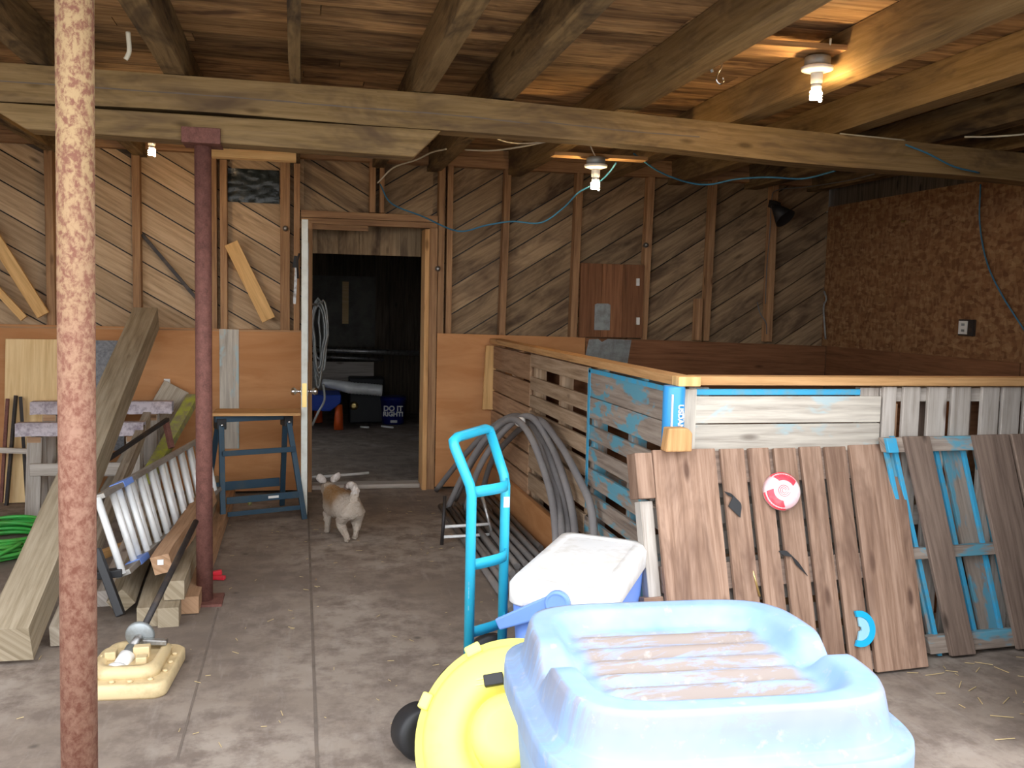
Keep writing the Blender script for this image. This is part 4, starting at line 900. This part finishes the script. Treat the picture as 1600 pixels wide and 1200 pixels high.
# aluminium ladder
L0=at(152,778,Z=.55); L1=at(322,681,Z=.58); B0=at(192,897,Z=.215); B1=at(338,766,Z=.26)
print('ladder',L0,L1,B0,B1)
t=thing('folding_ladder','folded aluminium ladder lying on its side between the two posts','ladder',V((B0.x,B0.y,0)))
wdir=V((.03,0,.0))
for nm,p0,p1 in (('upper_rail',L0,L1),('lower_rail',B0,B1)):
    mb=MB(); mb.bar(p0,p1,.07,.024,(L0-B0).normalized()); mb.build(nm,'aludull',t,.003)
for i in range(11):
    f=i/10.5+(.0 if i<2 else -.02); 
    for off in ((0,) if i in (0,1,) else (-.022,.022)):
        a=L0.lerp(L1,f); b=B0.lerp(B1,f); o_=V((off*.9,off*.6,0)); MB().tube([a+o_,b+o_],.0165,10).build('rung','alu',t)
for p,f in ((L0.lerp(L1,.17),0),(B0.lerp(B1,.12),1)): mb=MB(); d=(L1-L0).normalized(); mb.bar(p-d*.06,p+d*.06,.074,.03,(L0-B0).normalized()); mb.build('blue_cap','coolb',t,.003)
pb=at(190,965,Z=.02); pt=at(157,872,Z=.28)
mb=MB(); mb.bar(B0+V((-.12,0,.0)),B0+V((.0,0,.01)),.05,.035); mb.build('rubber_foot','black',t,.004)
mb=MB(); mb.bar(A(150,858,Y=4.38),A(189,962,Y=4.28),.036,.04,V((0,1,0))); mb.build('stabiliser_bar','black',t,.004)
tag(MB().bar(A(262,655,Y=6.2),A(128,745,Y=5.4),.022,.022).build('steel_rod','darkmetal'),'dark steel rod sloping across in front of the wooden sawhorses','rod')
tag(MB().bar(A(258,655,Y=6.25),A(268,700,Y=6.2),.03,.03).build('steel_stub','rust2'),'short upright dark steel stub above the ladder','bar')
# 4x4 stack
S=.088
def l44(x0,z0,y0,x1,z1,y1,lab,tw=0,mt='olive',s=S): return timber((x0,y0,z0),(x1,y1,z1),s,s,mt,lab,tw)
l44(-.665,.046,4.28,-.80,.046,6.9,'square post on the floor, leftmost of the bottom row in the lumber stack')
l44(-.572,.046,4.26,-.70,.046,6.9,'square post on the floor, second in the bottom row of the lumber stack')
l44(-.50,.046,4.42,-.505,.046,6.95,'square post in the bottom row of the lumber stack nearest the thin pipe',mt='pal_or',s=.08)
l44(-.56,.138,4.36,-.59,.138,6.95,'square post lying on top of the lumber stack')
l44(-.80,.075,4.42,-.92,.075,6.8,'square post turned on its corner left of the lumber stack',.7)
l44(-.90,.04,4.6,-1.02,.04,6.8,'square post on the floor half hidden behind the black ladder foot',mt='pal_gry',s=.075)
timber(at(252,882,Y=4.45),at(325,775,Z=.28),.085,.085,'pal_or','orange-brown square beam with a white tag resting on the lumber stack',.25)
q=at(251,878,Y=4.40); tag(MB().box(q.x-.012,q.x+.014,4.385,4.392,q.z-.01,q.z+.014).build('white_tag','white'),'white tag stapled on the end of the orange-brown beam','tag')
timber(at(150,870,Z=.02),at(235,838,Z=.02),.05,.04,'newwood','orange wood stick lying on the floor behind the ladder rungs')
q=at(343,905,Z=0); t=thing('red_tool','small red plastic object on the floor right of the thin pipe','toy',q)
MB().bar(q+V((-.05,0,.012)),q+V((.03,-.02,.012)),.03,.02).build('body','red',t,.004); MB().bar(q+V((-.05,.03,.02)),q+V((.01,.03,.03)),.025,.025).build('grip','red',t,.004)
q=at(390,790,Z=.0); tag(MB().lathe(q,(0,0,1),[(.003,.0),(.012,.005),(.016,.016),(.012,.027),(.003,.032)],16).build('green_ball','yelgreen'),'tiny bright green ball under the slate blue sawhorse','ball')
# tan base with pulley
c=sum([at(155,1095,Z=0),at(240,1097,Z=0),at(272,1032,Z=0),at(190,1022,Z=0)],V())/4; 
c=V((-.625,3.70,0)); U=V((1,-.08,0)).normalized(); Vv=V((.08,1,0)).normalized()
t=thing('cast_base','cream cast metal base with a steel shaft and round pulley beside the thick post','machine',c)
kw=dict(cx=c,U=U,Vv=Vv)
rbox([(.155,.20,.05,0),(.16,.205,.05,.01),(.16,.205,.05,.05),(.15,.195,.05,.06),(.148,.193,.05,.058)],**kw).build('lower_plate','tan',t)
rbox([(.12,.155,.06,.05),(.12,.155,.06,.085),(.105,.14,.06,.10),(.09,.12,.05,.10),(.085,.115,.05,.085)],**kw).build('raised_lid','tan',t)
for i in range(14):
    q=2*math.pi*i/14; rho=(abs(math.cos(q))**4+abs(math.sin(q))**4)**-.25; p=c+U*(.137*rho*math.cos(q))+Vv*(.178*rho*math.sin(q)); MB().lathe(p+V((0,0,.058)),(0,0,1),[(.011,0),(.011,.006),(.004,.009)],8).build('bolt','tan',t)
s0=at(183,1052,Y=c.y-.10); s1=at(206,1012,Y=c.y+.02); s2=at(219,992,Y=c.y+.10); s3=at(306,815,Y=4.52)
print('shaft',s0,s1,s2,s3)
MB().tube([s0,s1],.022,14).build('coupling','galv',t); MB().lathe(s0,(s1-s0),[(.040,-.02),(.044,.0),(.044,.012),(.02,.018)],24).build('flange','white',t)
MB().lathe(s0.lerp(s1,.45),(s1-s0),[(.026,-.03),(.03,-.026),(.03,.03),(.024,.034)],20).build('sleeve','white',t)
MB().lathe(s2,(s2-s3)+V((.0,-.1,.15)),[(.02,-.015),(.05,-.012),(.056,-.006),(.056,.006),(.05,.012),(.02,.015)],32).build('pulley','galv',t)
MB().tube([s1,s2,s2.lerp(s3,.02)],.016,12).build('collar_shaft','steel',t)
MB().tube([s2,s3],.0135,12).build('pole','darkmetal',t)
mb=MB(); q=c+U*.03+Vv*.02; 
for bb in ((-.03,.03,-.04,0,.13),(-.01,.03,-.11,-.07,.115),(-.13,-.09,-.05,0,.12)): MB().box(q.x+bb[0],q.x+bb[1],q.y+bb[2],q.y+bb[3],.085,bb[4]).build('casting_block','tan',t,.004)
MB().bar(c+U*.02+Vv*.07+V((0,0,.12)),c+U*.11+Vv*.07+V((0,0,.115)),.03,.02).build('lever','steel',t,.003)
# slate blue sawhorses with a plank
def mh(x0,x1,Yf,Yb,zt,lab):
    t=thing('steel_sawhorse',lab,'sawhorse',((x0+x1)/2,(Yf+Yb)/2,0)); ym=(Yf+Yb)/2
    for sx_,xx in ((-1,x0),(1,x1)):
        for yy,nm in ((Yf,'front'),(Yb,'back')):
            ft=V((xx+sx_*.03,yy,0)); tp=V((xx-sx_*.015,ym+(yy-ym)*.12,zt-.03)); MB().bar(ft,tp,.035,.022,V((0,1,0))).build('leg','bluegrey',t,.003)
        MB().box(xx-sx_*.015-.03,xx-sx_*.015+.03,ym-.05,ym+.05,zt-.09,zt-.02).build('bracket','black',t,.004)
        MB().lathe((xx-sx_*.015,ym-.055,zt-.06),(0,-1,0),[(.01,0),(.01,.008),(.003,.01)],10).build('bolt','chrome',t)
    MB().box(x0-.02,x1+.02,ym-.03,ym+.03,zt-.045,zt-.005,0).build('top_bar','bluegrey',t,.003)
    for f,h in ((.66,.035),(.24,.045),(.12,.03)):
        yy=ym+(Yf-ym)*(1-.88*f-.0); z=zt*f; MB().box(x0-.0,x1+.0,yy-.028,yy-.014,z-h/2,z+h/2,0).build('cross_bar','bluegrey',t,.002)
    yy=ym+(Yb-ym)*(1-.88*.26); MB().box(x0,x1,yy+.01,yy+.022,zt*.26-.03,zt*.26+.03,0).build('rear_bar','bluegrey',t,.002)
    MB().box((x0+x1)/2+.03,(x0+x1)/2+.1,ym+(Yf-ym)*(1-.88*.24)-.0295,ym+(Yf-ym)*(1-.88*.24)-.028,zt*.24-.008,zt*.24+.008).build('label_plate','white',t)
    return t
XA=at(357,650,Y=6.5).x; XB=at(447,650,Y=6.5).x; zt=at(400,642,Y=6.5).z-.01
XA=at(345,650,Y=6.5).x; XB=at(455,650,Y=6.5).x
sh=mh(-.24,.24,-.24,.24,zt,'slate blue folding steel sawhorse left of the white door'); sh.location=(-.305,6.42,0); sh.rotation_euler=(0,0,math.radians(19))
tag(MB().box(-.56,.0,6.28,6.56,zt+.001,zt+.02,0,1).build('plank','rail',bev=.002),'thin plywood plank lying on the slate blue steel sawhorse','plank')
# straw scraps
mb=MB()
for i in range(130):
    p=V((R(-1.2,3.0),R(3.0,7.0),.004)); 
    if 1.0<p.x and p.y>3.2: p.x=R(-.6,.95)
    a=R(0,6.28); L=R(.008,.04); mb.bar(p,p+V((math.cos(a)*L,math.sin(a)*L,R(0,.004))),.002,.0015)
for i in range(50):
    p=V((R(2.4,3.3),R(2.5,3.3),.004)); a=R(0,6.28); L=R(.02,.09); mb.bar(p,p+V((math.cos(a)*L,math.sin(a)*L,R(0,.004))),.003,.002)
o=tag(mb.build('straw_litter','straw'),'bits of straw and chaff scattered over the concrete floor','straw'); o['kind']='stuff'
# ================================================================= DOG
hp=at(543,846,Z=0); fp=at(512,832,Z=0); print('dog',hp,fp)
D=V((.295,5.66,0)); fw=V((-.30,1,0)).normalized(); rg=V((fw.y,-fw.x,0))
def P(f,s,z): return D+fw*f+rg*s+V((0,0,z))
nodes=[('pel',P(.03,0,.20),.080),('mid',P(.13,0,.205),.088),('che',P(.24,-.005,.20),.088),('neck',P(.31,-.01,.235),.060),('head',P(.38,-.012,.265),.052),('muz',P(.455,-.012,.26),.026),
 ('hlh',P(.0,-.045,.16),.052),('hlk',P(.045,-.045,.10),.034),('hlc',P(-.03,-.035,.055),.021),('hlf',P(-.03,-.025,.015),.018),('hlt',P(-.0,-.025,.012),.016),
 ('hrh',P(.0,.05,.16),.054),('hrk',P(.03,.055,.10),.034),('hrc',P(.0,.045,.06),.019),('hrf',P(.02,.04,.015),.018),('hrt',P(.045,.04,.012),.016),
 ('fls',P(.26,-.055,.14),.036),('fle',P(.235,-.06,.08),.023),('flf',P(.25,-.06,.016),.017),('flt',P(.275,-.06,.013),.016),
 ('frs',P(.26,.05,.14),.036),('fre',P(.25,.055,.08),.023),('frf',P(.30,.055,.02),.017),('frt',P(.32,.055,.014),.016),
 ('t1',P(-.02,.02,.27),.026),('t2',P(-.02,.03,.325),.027),('t3',P(.03,.02,.345),.024),('t4',P(.07,-.01,.325),.020)]
ix={n:i for i,(n,_,_) in enumerate(nodes)}
ed=[('pel','mid'),('mid','che'),('che','neck'),('neck','head'),('head','muz'),('pel','hlh'),('hlh','hlk'),('hlk','hlc'),('hlc','hlf'),('hlf','hlt'),('pel','hrh'),('hrh','hrk'),('hrk','hrc'),('hrc','hrf'),('hrf','hrt'),('che','fls'),('fls','fle'),('fle','flf'),('flf','flt'),('che','frs'),('frs','fre'),('fre','frf'),('frf','frt'),('pel','t1'),('t1','t2'),('t2','t3'),('t3','t4')]
me=bpy.data.meshes.new('dog_body'); me.from_pydata([p-D for _,p,_ in nodes],[(ix[a],ix[b]) for a,b in ed],[])
do=bpy.data.objects.new('dog',me); C.objects.link(do)
smd=do.modifiers.new('skin','SKIN'); 
for i,(_,_,r_) in enumerate(nodes): me.skin_vertices[0].data[i].radius=(r_,r_)
me.skin_vertices[0].data[0].use_root=True; smd.use_smooth_shade=True
ss=do.modifiers.new('sub','SUBSURF'); ss.levels=3; ss.render_levels=3
dg=bpy.context.evaluated_depsgraph_get(); m2=bpy.data.meshes.new_from_object(do.evaluated_get(dg)); C.objects.unlink(do); bpy.data.objects.remove(do)
ca=m2.attributes.new('coat','FLOAT_COLOR','POINT')
m2.calc_loop_triangles()
nrms=[v.normal.copy() for v in m2.vertices]
for v,nn_ in zip(m2.vertices,nrms):
    w_=D+v.co; f=(w_-D).dot(fw); s_=(w_-D).dot(rg); z=w_.z
    tan_=sm(z,.17,.24)*sm(f,.02,.12)*(1-sm(f,.30,.34)); col=V((.54,.46,.38)).lerp(V((.36,.20,.08)),max(0,min(1,tan_*(1-sm(s_,.0,.06)*.6))))
    if z>.30 and f<.12: col=V((.66,.60,.55)) if f<.04 else V((.16,.11,.10))
    ca.data[v.index].color=(*col,1)
for v,nn_ in zip(m2.vertices,nrms):
    q=v.co*60; k=noise.noise(q)*.006+noise.noise(q*2.7)*.003; v.co+=nn_*k
    if v.co.z<.001: v.co.z=.001
for p in m2.polygons: p.use_smooth=True
m2.materials.clear(); m2.materials.append(M['fur'])
dog=thing('dog','small shaggy tan and white terrier walking away toward the doorway','dog',D)
b_=bpy.data.objects.new('body',m2); C.objects.link(b_); b_.parent=dog
for s_ in (-1,1):
    mb=MB(); c_=P(.37,s_*.036-.012,.300); tip=P(.36,s_*.062-.012,.362)
    rows=[]
    for i in range(6):
        f=i/5; w_=[.018,.030,.034,.031,.022,.008][i]; p=c_.lerp(tip,f)+fw*(.01*math.sin(f*3)); rows.append([p+fw*w_*math.cos(q)*.4+rg*w_*math.sin(q)+V((0,0,.0)) for q in [k*math.pi/4 for k in range(8)]])
    mb.grid(rows,True,True); e=mb.build('ear','fur',dog); cc=e.data.attributes.new('coat','FLOAT_COLOR','POINT')
    for i in range(len(e.data.vertices)): cc.data[i].color=(.66,.60,.56,1)
for s_ in (-1,1): MB().lathe(P(.425,s_*.022-.012,.285),fw,[(.001,-.008),(.007,-.004),(.007,.002),(.001,.006)],10).build('eye','black',dog)
MB().lathe(P(.478,-.012,.262),fw,[(.001,-.01),(.011,-.004),(.009,.004),(.001,.008)],10).build('nose','black',dog)
